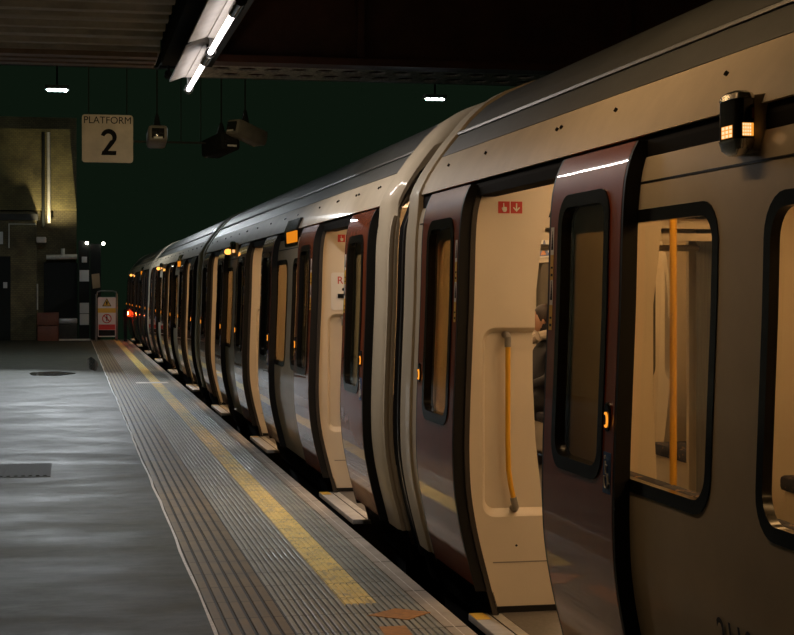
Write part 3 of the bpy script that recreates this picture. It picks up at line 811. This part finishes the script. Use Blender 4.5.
struct('trim_8', MB().box(1.742, 1.748, Y0, Y1, 0, .0018), M['white'], 'thin white joint on the edge stone', smooth=False)
# wavy pale joint along the tactile strip
b = MB(); n = 120; vs = []
for i in range(n + 1):
    y = Y0 + (Y1 - Y0) * i / n; a = .640 + random.uniform(-.006, .006); w = .014 + random.uniform(-.004, .006)
    vs += [(a, y, .0015), (a + w, y, .0015)]
b.add(vs, [(2 * i, 2 * i + 1, 2 * i + 3, 2 * i + 2) for i in range(n)])
struct('trim_9', b, M['white'], 'thin pale joint line left of the brown strip', fix=False)
struct('wall_platform', MB().box(1.55, 1.78, Y0, Y1, -1.1, -.25), M['concrete'], 'platform face above the track', smooth=False)
struct('floor_track', MB().box(1.5, 9, Y0, 70, -1.3, -1.08), M['concrete'], 'dark track bed', smooth=False)

def marking(name, pts, m, label, cat, z=.0015):
    b = MB().prism(pts, z - .001, z + .0012, 'z'); o = b.build(name, m, smooth=False); return tag(o, label, cat)
marking('diamond_marker', [(1.395, 7.535), (1.56, 7.675), (1.71, 7.55), (1.565, 7.395)], M['orange'], 'orange diamond painted on the ribbed paving by the near door', 'floor marking')
marking('dash_marker', [(1.40, 7.27), (1.525, 7.27), (1.50, 6.6), (1.375, 6.6)], M['orange'], 'orange painted bar at the bottom edge, nearer than the diamond', 'floor marking')
marking('stop_line', [(1.08, 27.0), (1.62, 27.0), (1.62, 27.35), (1.08, 27.35)], M['white'], 'short white line painted across the yellow safety line', 'floor marking')
# lines that cut the orange paint along the grooves
# drain grate
g = empty('drain_grate', (-.52, 14.2, 0), 'ribbed iron drain cover set in the grey floor at left', 'drain cover')
MB().box(-.90, -.16, 13.66, 14.72, 0, .004).build('cover_plate', M['grate'], g, smooth=False)
b = MB()
for i in range(12): b.box(-.88 + i * .06, -.85 + i * .06, 13.72, 14.66, .004, .010)
b.build('cover_ribs', M['grate'], g, smooth=False)
# puddles
for (cx, cy, rx, ry, lab) in ((.46, 34.6, .11, 3.2, 'dark puddle beside the brown strip, far along the platform'), (-.35, 30.5, .42, .8, 'shallow puddle on the far floor left of the brown strip')):
    pts = [(cx + rx * math.cos(a) * (1 + .10 * math.sin(3 * a + 1)), cy + ry * math.sin(a) * (1 + .08 * math.cos(5 * a))) for a in [2 * PI * i / 40 for i in range(40)]]
    tag(MB().prism(pts, 0, .002, 'z').build('puddle', M['puddle'], smooth=False), lab, 'puddle')

# ------------------------------------------------------------------ back of the platform
struct('wall_back', MB().box(-7, .20, 51.6, 52.2, -.25, 7), M['brickd'], 'dark brick end wall of the platform', smooth=False)
struct('wall_left', MB().box(-7.3, -7, Y0, 52, -.25, 7), M['brickd'], 'brick wall along the platform', smooth=False)



struct('wall_upper', MB().add([(-7, 51.3, 4.06), (.20, 51.3, 4.06), (-.02, 51.3, 6.6), (-7, 51.3, 6.6), (-7, 51.62, 4.06), (.20, 51.62, 4.06), (-.02, 51.62, 6.6), (-7, 51.62, 6.6)],
       [(0, 1, 2, 3), (7, 6, 5, 4), (0, 4, 5, 1), (1, 5, 6, 2), (2, 6, 7, 3), (3, 7, 4, 0)]), M['brick'], 'lit olive brick wall with a slanting edge', smooth=False)
struct('wall_pier', cut_mesh_obj := MB().box(-7, -1.02, 50.9, 51.6, 0, 3.72), M['brickd'], 'brick block with a dark doorway', smooth=False)
struct('trim_10', MB().box(-7, -.98, 50.8, 51.6, 3.72, 3.92), M['concrete'], 'dark coping on the brick block', smooth=False)
d = struct('door_1', MB().box(-3.0, -1.80, 50.86, 50.9, 0, 2.60), M['dark'], 'dark doorway at the left edge', smooth=False)
MB().box(-2.02, -1.90, 50.845, 50.86, 1.62, 1.80).build('door_sign', M['paper'], d, smooth=False)
tag(MB().box(-2.3, -2.03, 50.88, 50.9, 2.98, 3.36).build('wall_sign', M['paper'], smooth=False), 'small pale sign on the brick at the left edge', 'sign')
tag(MB().tube([(-1.85, 50.875, 2.86), (-1.85, 50.875, 3.60), (-1.03, 50.875, 3.60)], .022, 8).build('conduit', M['pipe']), 'thin conduit bent along the top of the brick block', 'pipe')
tag(MB().tube([(-.64, 51.24, 3.66), (-.66, 51.24, 6.5)], .055, 12).build('mounted_pipe', M['pipe']), 'tall pale pipe down the lit olive wall', 'pipe')
tag(MB().tube([(-.82, 51.24, 3.5), (-.82, 51.24, 6.5)], .05, 12).build('mounted_pipe', M['dark']), 'dark pipe just left of the tall pale pipe', 'pipe')
tag(MB().tube([(-.99, 50.86, .95), (-.99, 50.86, 1.75)], .022, 8).build('wall_rail', M['pipe']), 'short upright rail on the corner of the brick block', 'rail')
fl = empty('flood_light', (-.88, 50.8, 3.1), 'small white flood light on the wall beside the brick block', 'light')
MB().rbox(-1.02, -.72, 50.6, 50.85, 3.02, 3.2, .03).build('lamp_head', M['plate'], fl)
MB().box(-.96, -.90, 50.8, 51.6, 3.12, 3.17).build('bracket', M['dark'], fl, smooth=False)
la = bpy.data.lights.new('flood', 'SPOT'); la.energy = 210; la.color = (1, .84, .52); la.spot_size = 1.7; la.spot_blend = .8; la.shadow_soft_size = .05
lo = bpy.data.objects.new('flood', la); C.objects.link(lo); lo.parent = fl; lo.location = (.12, -.35, .14)
lo.rotation_euler = (Vector((-.25, 51.3, 4.9)) - Vector((-.76, 50.45, 3.24))).to_track_quat('-Z', 'Y').to_euler()
# equipment bay
tag(MB().box(-.80, .24, 51.25, 51.58, 0, 2.42).build('equipment_cabinet', M['dark'], smooth=False), 'tall black cabinet in the recess under the pale pipe', 'cabinet')
sp = empty('mounted_valve_pipe', (-.2, 50.9, 2.6), 'pale horizontal pipe with a valve above the black cabinet', 'pipe')
MB().tube([(-.72, 50.95, 2.58), (.22, 50.95, 2.60)], .075, 12).build('pipe', M['pipe'], sp)
MB().tube([(-.22, 50.95, 2.60), (-.22, 50.95, 2.85)], .06, 10).build('valve', M['pipe'], sp)
MB().box(-.5, -.44, 50.95, 51.6, 2.5, 2.56).build('bracket', M['dark'], sp, smooth=False)
bx = empty('storage_bin', (-.67, 50.5, 0), 'rust brown two-tier bin at the foot of the end wall', 'bin')
MB().rbox(-.98, -.35, 50.2, 50.85, 0, .46, .015).build('bin_body', M['boxred'], bx)
MB().rbox(-.99, -.34, 50.19, 50.86, .48, .86, .015).build('bin_lid', M['boxred'], bx)
tag(MB().rbox(-.34, .22, 50.6, 51.23, .505, .68, .03).build('sack', M['galv']), 'pale grey sack lying right of the rust brown bin', 'sack')
tag(MB().rbox(-.34, .22, 50.5, 51.24, 0, .50, .02).build('crate', M['concrete']), 'dark crate under the pale grey sack', 'crate')
struct('baseboard_back', MB().box(-.33, .62, 50.35, 50.45, 0, .05), M['pipe'], 'pale kerb line before the end wall', smooth=False)
tag(MB().box(.26, .60, 51.0, 51.55, 0, 3.1).build('equipment_cabinet', M['dark'], smooth=False), 'slim dark cabinet covered in notices right of the recess', 'cabinet')
for (x0, x1, z0, z1, m, lab) in ((.29, .58, 1.83, 2.18, 'paper', 'white notice, widest on the slim dark cabinet'),
                                 (.36, .52, 2.42, 2.60, 'paper', 'small square notice near the top of the slim dark cabinet'),
                                 (.30, .58, .83, 1.16, 'paper', 'white box, upper of two on the slim dark cabinet'),
                                 (.30, .58, .47, .81, 'paper', 'white box, lower of two on the slim dark cabinet')):
    tag(MB().rbox(x0, x1, 50.93 if z0 < 1.2 else 50.98, 51.0, z0, z1, .005).build('notice_sign', M[m]), lab, 'notice')
tag(MB().add([(.70, 50.95, 1.60), (.93, 50.95, 1.64), (.90, 50.95, 2.08), (.66, 50.95, 2.05), (.70, 50.98, 1.60), (.93, 50.98, 1.64), (.90, 50.98, 2.08), (.66, 50.98, 2.05)],
             [(0, 1, 2, 3), (7, 6, 5, 4), (0, 4, 5, 1), (1, 5, 6, 2), (2, 6, 7, 3), (3, 7, 4, 0)]).build('notice_sign', M['tan'], smooth=False), 'tan notice hanging crooked on the post behind the warning board', 'notice')
tag(MB().box(.62, .95, 50.99, 51.1, 0, 3.0).build('post', M['dark'], smooth=False), 'dark broad post between the slim cabinet and the tunnel', 'post')
for x, z, lab in ((.47, 2.98, 'left one of two tiny white lamps above the notices'), (.98, 2.97, 'right one of two tiny white lamps above the notices')):
    tag(MB().rbox(x, x + .09, 50.88, 50.985, z, z + .09, .02).build('wall_lamp', M['marker']), lab, 'lamp')

# warning board
af = empty('warning_board', (1.10, 50.1, 0), 'white folding warning board with triangle and yellow band at the platform end', 'sign')
for xs in (.80, 1.42):
    MB().tube([(xs, 50.0, 0), (xs, 50.1, 1.42)], .022, 8).build('leg', M['galv'], af)
    MB().tube([(xs - .02, 50.6, 0), (xs - .02, 50.16, 1.42)], .022, 8).build('leg', M['galv'], af)
MB().tube([(.80, 50.1, 1.40), (.83, 50.1, 1.50), (.92, 50.1, 1.53), (1.30, 50.1, 1.53), (1.39, 50.1, 1.50), (1.42, 50.1, 1.40)], .022, 8).build('top_rail', M['galv'], af)
bd = MB().prism(rrect(.84, 1.38, .12, 1.34, .04), 50.02, 50.05).build('board', M['signwhite'], af, smooth=False)
def flat(pts, m, nm, y=50.017): return MB().prism(pts, y - .002, y + .003).build(nm, M[m], bd, smooth=False)
flat([(.84, .86), (1.38, .86), (1.38, 1.0), (.84, 1.0)], 'signyellow', 'yellow_band')
flat([(.86, .34), (1.36, .34), (1.36, .50), (.86, .50)], 'signred', 'red_band')
flat([(.86, .15), (1.36, .15), (1.36, .33), (.86, .33)], 'dark', 'dark_band')
flat([(.97, 1.06), (1.25, 1.06), (1.11, 1.31)], 'ink', 'triangle_border')
flat([(1.00, 1.078), (1.22, 1.078), (1.11, 1.275)], 'signyellow', 'triangle', 50.013)
flat([(1.095, 1.10), (1.125, 1.10), (1.14, 1.21), (1.08, 1.21)], 'ink', 'triangle_mark', 50.009)
b = MB(); o1 = [(1.11 + .145 * math.cos(2 * PI * i / 28), .68 + .145 * math.sin(2 * PI * i / 28)) for i in range(28)]
i1 = [(1.11 + .115 * math.cos(2 * PI * i / 28), .68 + .115 * math.sin(2 * PI * i / 28)) for i in range(28)]
b.add([(x, 50.012, z) for x, z in o1] + [(x, 50.012, z) for x, z in i1], [(i, (i + 1) % 28, 28 + (i + 1) % 28, 28 + i) for i in range(28)])
b.add([(1.02, 50.011, .755), (1.04, 50.011, .775), (1.205, 50.011, .61), (1.185, 50.011, .59)], [(0, 1, 2, 3)])
b.build('prohibition_ring', M['signred'], bd, smooth=False, fix=False)
b = MB().prism([(1.09, .60), (1.11, .60), (1.12, .66), (1.14, .60), (1.16, .60), (1.135, .69), (1.13, .74), (1.09, .74), (1.07, .69), (1.09, .68)], 50.013, 50.016)
b.prism([(1.11 + .02 * math.cos(2 * PI * i / 12), .765 + .02 * math.sin(2 * PI * i / 12)) for i in range(12)], 50.013, 50.016)
b.build('walking_figure', M['ink'], bd, smooth=False)

# red signal lamp low beyond the platform end
sg = empty('signal_lamp', (1.50, 48.6, 0), 'small red signal lamp low beside the farthest car doors', 'lamp')
MB().box(1.60, 1.70, 49.3, 49.4, 0, .78).build('post', M['dark'], sg, smooth=False)
MB().rbox(1.58, 1.72, 49.24, 49.44, .72, .98, .02).build('housing', M['dark'], sg)
MB().tube([(1.725, 49.34, .85), (1.735, 49.34, .85)], .05, 14).build('lens', M['redlamp'], sg)
MB().box(1.72, 1.84, 49.40, 49.43, .74, .97).build('hood', M['dark'], sg, smooth=False)

# ------------------------------------------------------------------ overhead
def HANG(x): return (x, 13.97, 3.9) if x < .72 else (x, 13.42, 3.6) if x < 1.0 else (x, 14.72, 3.95)
# corrugated canopy on the left
b = MB(); vs = []; xs = (-7.0, .70); N = 200; ya, yb = -3.0, 13.3
for i in range(N * 2 + 1):
    y = ya + (yb - ya) * i / (2 * N); q = math.cos(2 * PI * y / .385); z = 3.56 + .07 * max(-.75, min(.75, q * 1.6))
    vs += [(xs[0], y, z), (xs[1], y, z)]
b.add(vs, [(2 * i, 2 * i + 1, 2 * i + 3, 2 * i + 2) for i in range(2 * N)])
struct('ceiling_canopy', b, M['corr'], 'corrugated metal canopy over the platform', fix=False)
struct('trim_11', MB().box(-7, .72, 13.15, 13.95, 3.50, 3.95), M['corr'], 'cross beam at the end of the canopy', smooth=False)
b = MB()
for y in (13.2, 13.45, 13.7): b.box(-7, .70, y, y + .14, 3.46, 3.50)
struct('trim_12', b, M['beam'], 'brown battens under the cross beam', smooth=False)
struct('trim_13', MB().box(.74, 1.16, -3, 13.4, 3.42, 3.75), M['dark'], 'dark beam that carries the lights', smooth=False)
struct('ceiling_track', MB().box(1.1, 8.3, -3, 13.68, 4.70, 4.9), M['concrete'], 'dark roof over the track', smooth=False)

struct('wall_front', MB().box(-7.3, 8.3, -3.4, -3.1, -1.3, 7), M['concrete'], 'dark wall behind', smooth=False)

# riveted girder across the track
gd = empty('girder', (4.5, 14.2, 3.5), 'riveted red-brown girder spanning over the train roof', 'girder')
MB().box(1.02, 7.9, 13.80, 13.86, 3.50, 4.70).build('web_plate', M['girder'], gd, smooth=False)
for x in (2.45, 4.9, 7.2): MB().box(x, x + .06, 13.70, 13.80, 3.58, 4.7).build('stiffener', M['girder'], gd, smooth=False)
MB().box(1.02, 7.9, 13.60, 13.80, 3.50, 3.56).build('bottom_flange', M['girder'], gd, smooth=False)
b = MB(); bars = MB()
x = 1.2
soff = [MB().prism([(xx + .085 * math.cos(2 * PI * k / 16), yy + .105 * math.sin(2 * PI * k / 16)) for k in range(16)], 3.3, 3.7, 'z') for i in range(30) for xx, yy in ((1.30 + i * .23, 14.05), (1.415 + i * .23, 14.42))]
sf = cut_mesh(MB().box(1.02, 7.9, 13.86, 14.64, 3.50, 3.515), soff, 'lattice_soffit', M['flake'])
put(sf, 'lattice_soffit', gd)
MB().box(1.02, 7.9, 14.64, 14.70, 3.50, 4.3).build('web_plate', M['girder'], gd, smooth=False)
MB().box(1.02, 7.9, 13.86, 14.64, 3.66, 3.68).build('inner_plate', M['dark'], gd, smooth=False)

struct('wall_right', MB().box(7.5, 8.3, 13.5, 14.8, -1.3, 3.50), M['brickd'], 'brick pier under the far end of the girder', smooth=False)
# fluorescent fittings in a line
fit = []
def tube_light(y1, label, col, watts, bare, X0=0.0):
    y0 = y1 - 1.98
    R = empty('hanging_tube_light', (.88, (y0 + y1) / 2, 3.4), label, 'tube light', 'fluorescent fittings over the platform')
    MB().rbox(.845, .985, y0 + .25, y1 + .02, 3.30, 3.42, .01).build('fitting_spine', M['dark'], R)
    if not bare:
        MB().add([(.775, y0 + .02, 3.215), (.905, y0 + .02, 3.262), (.905, y1 - .12, 3.262), (.775, y1 - .12, 3.215),
                  (.775, y0 + .02, 3.23), (.905, y0 + .02, 3.31), (.905, y1 - .12, 3.31), (.775, y1 - .12, 3.23)],
                 [(0, 1, 2, 3), (7, 6, 5, 4), (0, 4, 5, 1), (1, 5, 6, 2), (2, 6, 7, 3), (3, 7, 4, 0)]).build('reflect_part', M['plate'], R, smooth=False)
        MB().box(.905, .985, y0 + .02, y1 - .12, 3.255, 3.30).build('reflect_part', M['plate'], R, smooth=False)
    tb = MB().tube([(.932, y0 + .34, 3.17), (.932, y1 - .03, 3.17)], .019, 14).build('tube', M['tubewarm' if bare else 'tube'], R)
    b = MB().tube([(.932, y0 - .04, 3.17), (.932, y0 + .36, 3.17)], .034, 12); b.box(.922, .942, y0 + .1, y0 + .14, 3.17, 3.31)
    b.build('end_sleeve', M['gloss'], R)
    c = MB().tube([(.932, y1 - .06, 3.17), (.932, y1 - .005, 3.17)], .036, 14, caps=False); c.box(.922, .942, y1 - .05, y1 - .01, 3.2, 3.31)
    c.build('end_collar', M['galv'], R)
    la = bpy.data.lights.new('tube_lamp', 'AREA'); la.shape = 'RECTANGLE'; la.size = .034; la.size_y = 1.55; la.energy = watts; la.color = col
    lo = bpy.data.objects.new('tube_lamp', la); C.objects.link(lo); lo.parent = R
    lo.location = (.932 - .88, 1.165 + y0 - (y0 + y1) / 2 , 3.148 - 3.4)
    if bare: lo.rotation_euler = (0, -1.25, 0); lo.location.x += .024; lo.location.z += .012
    if X0:
        R.location.x += X0
    return R
ye = 12.95
for i, lab in enumerate(('farther of the two lit tube lights hanging over the platform', 'nearer of the two lit tube lights, cut by the top edge',
                         'bare warm tube light over the platform edge, third along the line', 'bare warm tube light over the platform edge, fourth along the line')):
    tube_light(ye - 2.05 * i - (.45 if i > 1 else 0), lab, (1, .88, .78) if i < 2 else (1, .62, .30), (26, 26, 2.5, 11.5)[i], i > 1, .2 if i > 1 else 0)

R = empty('added_spot', (.80, 13.45, 3.35), 'added dark spot lamp brightening the platform sign, at the end of the tube lights', 'lamp')  # added lamp, only here to brighten the platform sign and cameras
MB().tube([(.80, 13.40, 3.36), (.80, 13.47, 3.345)], .03, 12, caps=True).build('lamp_body', M['dark'], R)
MB().box(.79, .81, 13.36, 13.42, 3.37, 3.43).build('bracket', M['dark'], R, smooth=False)
la = bpy.data.lights.new('sign_fill', 'SPOT'); la.energy = 26; la.color = (1, .76, .40); la.spot_size = 1.15; la.spot_blend = .6; la.shadow_soft_size = .02
lo = bpy.data.objects.new('sign_fill', la); C.objects.link(lo); lo.parent = R; lo.location = (0, .045, -.012)
lo.rotation_euler = (Vector((.70, 16, 3.02)) - Vector((.80, 13.5, 3.34))).to_track_quat('-Z', 'Y').to_euler()
# high white lamps on a cross beam
struct('trim_16', MB().box(-7, 9.5, 35.85, 36.15, 6.5, 6.9), M['dark'], 'dark roof beam carrying the white lamps', smooth=False)
for x, lab in ((-.28, 'high white lamp above the platform sign, left one'), (8.25, 'high white lamp above the train roof, right one')):
    R = empty('hanging_lamp', (x, 36, 6.06), lab, 'lamp', 'high white lamps on the roof beam')
    MB().rbox(x - .26, x + .26, 35.86, 36.14, 5.97, 6.06, .012).build('lamp_body', M['galv'], R)
    MB().box(x - .02, x + .02, 35.98, 36.02, 6.06, 6.5).build('stem', M['dark'], R, smooth=False)
    for k in range(4): MB().lathe(x - .165 + k * .11, 36.0, [(.034, 5.945), (.036, 5.97)], 12).build('lamp_cell', M['led'], R)

la = bpy.data.lights.new('lamp_beam', 'SPOT'); la.energy = 3900; la.color = (.90, .96, 1); la.spot_size = 1.02; la.spot_blend = .6; la.shadow_soft_size = .1
lo = bpy.data.objects.new('lamp_beam', la); C.objects.link(lo); lo.parent = bpy.data.objects['hanging_lamp']; lo.location = (0, 0, -.13)
lo.rotation_euler = (Vector((-3.0, 26.5, 0)) - Vector((-.28, 36, 5.93))).to_track_quat('-Z', 'Y').to_euler()
# platform sign
ps = empty('platform_sign', (.365, 16, 3.05), 'hanging white PLATFORM 2 sign with black letters', 'sign')
MB().prism(rrect(.115, .61, 2.815, 3.285, .03), 16.0, 16.03).build('sign_board', M['sign'], ps, smooth=False)
t = text_mesh('PLATFORM', .098, 'lettering', M['ink'], bold=0.0); 
xs = [v.co.x for v in t.vertices]; kx = .455 / (max(xs) - min(xs)); xm = (max(xs) + min(xs)) / 2
remap(t, lambda c: Vector((.362 + (c.x - xm) * kx, 15.998 - c.z, 3.228 + c.y)))
put(t, 'lettering', ps)
# numeral 2, drawn as a stroke of varying width
cl = []
for k in range(25):
    a = PI * .92 - k / 24 * PI * 1.12; cl.append((.372 + .058 * math.cos(a), 3.062 + .060 * math.sin(a), .036 + .012 * math.sin(PI * k / 24)))
cl += [(.405, 3.015, .046), (.375, 2.972, .042), (.342, 2.930, .036), (.325, 2.905, .034)]
L1, R1 = [], []
for i, (x, z, w) in enumerate(cl):
    a, c2 = cl[max(i - 1, 0)], cl[min(i + 1, len(cl) - 1)]
    dx, dz = c2[0] - a[0], c2[1] - a[1]; n = math.hypot(dx, dz); dx /= n; dz /= n
    L1.append((x - dz * w / 2, z + dx * w / 2)); R1.append((x + dz * w / 2, z - dx * w / 2))
b = MB(); n = len(cl)
b.add([(x, 15.997, z) for x, z in L1] + [(x, 15.997, z) for x, z in R1], [(i, i + 1, n + i + 1, n + i) for i in range(n - 1)])
b.add([(.302, 15.9965, 2.888), (.445, 15.9965, 2.888), (.448, 15.9965, 2.930), (.312, 15.9965, 2.930)], [(0, 1, 2, 3)])
b.build('numeral', M['ink'], ps, smooth=False, fix=False)
for x in (.18, .55): MB().tube([(x, 16.015, 3.28), (x, 16.015, 3.85), HANG(x)], .005, 8).build('hanger', M['dark'], ps)

# cameras hung from the beam
def cctv(x, z, y, yaw, tilt, s, label, lit='cctv'):
    R = empty('security_camera', (x, y, z + .3), label, 'camera', 'security cameras hanging over the platform')
    def rot(me):
        cy, sy, ct, st = math.cos(yaw), math.sin(yaw), math.cos(tilt), math.sin(tilt)
        def f(c):
            p = Vector(c) * s
            p = Vector((p.x, p.y * ct + p.z * st, -p.y * st + p.z * ct))
            p = Vector((p.x * cy - p.y * sy, p.x * sy + p.y * cy, p.z))
            return p + Vector((x, y, z))
        return remap(me, f)
    put(rot(MB().rbox(-.10, .10, -.20, .25, -.085, .085, .035).mesh('camera_housing', M[lit])), 'camera_housing', R)
    put(rot(MB().rbox(-.065, .065, -.215, -.19, -.055, .05, .008).mesh('camera_window', M['darkglass'])), 'camera_window', R)
    put(rot(MB().box(-.045, .045, -.222, -.214, -.062, -.045).mesh('window_lip', M['signwhite'], smooth=False)), 'window_lip', R)
    MB().tube([(x, y + .02, z + .07 * s), (x, y + .02, z + .22)], [.05 * s, .015], 10).build('swivel', M['dark'], R)
    MB().tube([(x, y + .02, z + .2), (x, y + .02, z + .42), (x, y + .02, 3.75), HANG(x)], .007, 8).build('hanger', M['dark'], R)
cctv(.845, 3.08, 16, .0, .10, .95, 'pale faced security camera just right of the platform sign')
cctv(1.50, 3.03, 16.2, .35, .12, 1.1, 'dark security camera facing down, middle of the three', 'dark')
cctv(1.72, 3.14, 16, -.9, .25, .95, 'angled security camera with a bright underside, nearest the train roof')
tag(MB().tube([(.62, 16.3, 3.055), (1.6, 16.3, 3.05)], .010, 8).build('cable_conduit', M['concrete']), 'thin level conduit behind the hanging cameras', 'pipe')
for x in (1.1, 1.3): MB().tube([(x, 16.3, 3.05), (x, 16.3, 3.9), HANG(x)], .005, 6).build('hanger', M['dark'], bpy.data.objects['cable_conduit'])

# ------------------------------------------------------------------ passenger seated on the far side of the second car
def skin_chain(joints, edges, radii, name, m, parent=None, levels_=2):
    me = bpy.data.meshes.new(name); me.from_pydata(joints, edges, []); o = bpy.data.objects.new(name, me); C.objects.link(o)
    md = o.modifiers.new('s', 'SKIN'); sv = me.skin_vertices[0].data
    for i, r in enumerate(radii): sv[i].radius = (r, r); sv[i].use_root = (i == 0)
    sb = o.modifiers.new('d', 'SUBSURF'); sb.levels = levels_; sb.render_levels = levels_
    me2 = bpy.data.meshes.new_from_object(o.evaluated_get(bpy.context.evaluated_depsgraph_get())); me2.name = name
    bpy.data.objects.remove(o); me2.materials.clear(); me2.materials.append(m); me2.shade_smooth()
    return put(me2, name, parent)
px, py = 4.20, 14.06
pr_ = empty('person', (px, py, -.03), 'seated passenger in a dark coat glimpsed past the open near door', 'person')
J = [(px, py, .55), (px + .06, py, .80), (px + .10, py, 1.02), (px + .08, py, 1.13), (px + .05, py, 1.22), (px + .03, py, 1.31),
     (px - .02, py - .11, .53), (px - .42, py - .13, .53), (px - .44, py - .13, .10), (px - .52, py - .14, .03),
     (px - .02, py + .11, .53), (px - .42, py + .13, .53), (px - .44, py + .13, .10), (px - .52, py + .14, .03),
     (px + .08, py - .20, 1.00), (px + .02, py - .25, .76), (px - .22, py - .12, .66), (px - .30, py - .09, .65),
     (px + .08, py + .20, 1.00), (px + .02, py + .25, .76), (px - .22, py + .12, .66), (px - .30, py + .09, .65)]
E_ = [(0, 1), (1, 2), (2, 3), (3, 4), (4, 5), (0, 6), (6, 7), (7, 8), (8, 9), (0, 10), (10, 11), (11, 12), (12, 13), (2, 14), (14, 15), (15, 16), (16, 17), (2, 18), (18, 19), (19, 20), (20, 21)]
skin_chain(J, E_, [.15, .15, .15, .06, .085, .095, .10, .075, .05, .045, .10, .075, .05, .045, .075, .055, .04, .035, .075, .055, .04, .035], 'body', M['coat'], pr_)
hd = MB(); N1, N2 = 14, 10
def ball(cx, cy, cz, rx, ry, rz):
    vs = [(cx + rx * math.sin(PI * i / N2) * math.cos(2 * PI * k / N1), cy + ry * math.sin(PI * i / N2) * math.sin(2 * PI * k / N1), cz + rz * math.cos(PI * i / N2)) for i in range(N2 + 1) for k in range(N1)]
    return vs, [(i * N1 + k, (i + 1) * N1 + k, (i + 1) * N1 + (k + 1) % N1, i * N1 + (k + 1) % N1) for i in range(N2) for k in range(N1)]
hd.add(*ball(px + .02, py, 1.285, .095, .078, .115)); hd.add(*ball(px - .078, py, 1.275, .018, .014, .022)); hd.add(*ball(px + .02, py - .08, 1.28, .02, .01, .03)); hd.add(*ball(px + .02, py + .08, 1.28, .02, .01, .03))
hd.build('head', M['skin'], pr_)
hr = MB(); hr.add(*ball(px + .05, py, 1.32, .105, .10, .115)); hr.add(*ball(px + .09, py, 1.22, .07, .095, .14)); hr.build('hair', M['hair'], pr_)
MB().tube([(px - .03, py - .10, 1.14), (px - .06, py, 1.11), (px - .03, py + .10, 1.14), (px + .10, py + .11, 1.17), (px + .16, py, 1.18), (px + .10, py - .11, 1.17), (px - .03, py - .10, 1.14)], .045, 10).build('scarf', M['scarf'], pr_)
for s in (-1, 1):
    h = skin_chain([(px - .30, py + s * .09, .65), (px - .36, py + s * .06, .64), (px - .43, py + s * .03, .62), (px - .43, py + s * .05, .615), (px - .43, py + s * .07, .615), (px - .42, py + s * .09, .62), (px - .36, py + s * .02, .66)],
                   [(0, 1), (1, 2), (1, 3), (1, 4), (1, 5), (1, 6)], [.028, .028, .010, .010, .010, .010, .011], 'hand', M['skin'], pr_, 1)

# ------------------------------------------------------------------ world and camera
w = bpy.data.worlds.new('world'); bpy.context.scene.world = w; w.use_nodes = True
bg = w.node_tree.nodes['Background']; bg.inputs[0].default_value = (.0034, .0070, .0037, 1); bg.inputs[1].default_value = 1.0

f_px = 1600.0
cam = bpy.data.cameras.new('camera'); co = bpy.data.objects.new('camera', cam); C.objects.link(co)
cam.sensor_width = 36; cam.lens = f_px / 794 * 36; cam.shift_x = 0; cam.shift_y = -27.5 / 794
cam.clip_start = .05; cam.clip_end = 300
co.location = (0, 0, 1.56); co.rotation_euler = (PI / 2, 0, -math.atan(327 / f_px))
S = bpy.context.scene; S.camera = co
S.view_settings.view_transform = 'Standard'; S.view_settings.look = 'None'; S.view_settings.exposure = 0; S.view_settings.gamma = 1
S.view_settings.use_curve_mapping = False
S.cycles.max_bounces = 10; S.cycles.transparent_max_bounces = 24; S.cycles.sample_clamp_indirect = 4.0
S.cycles.caustics_reflective = False; S.cycles.caustics_refractive = False
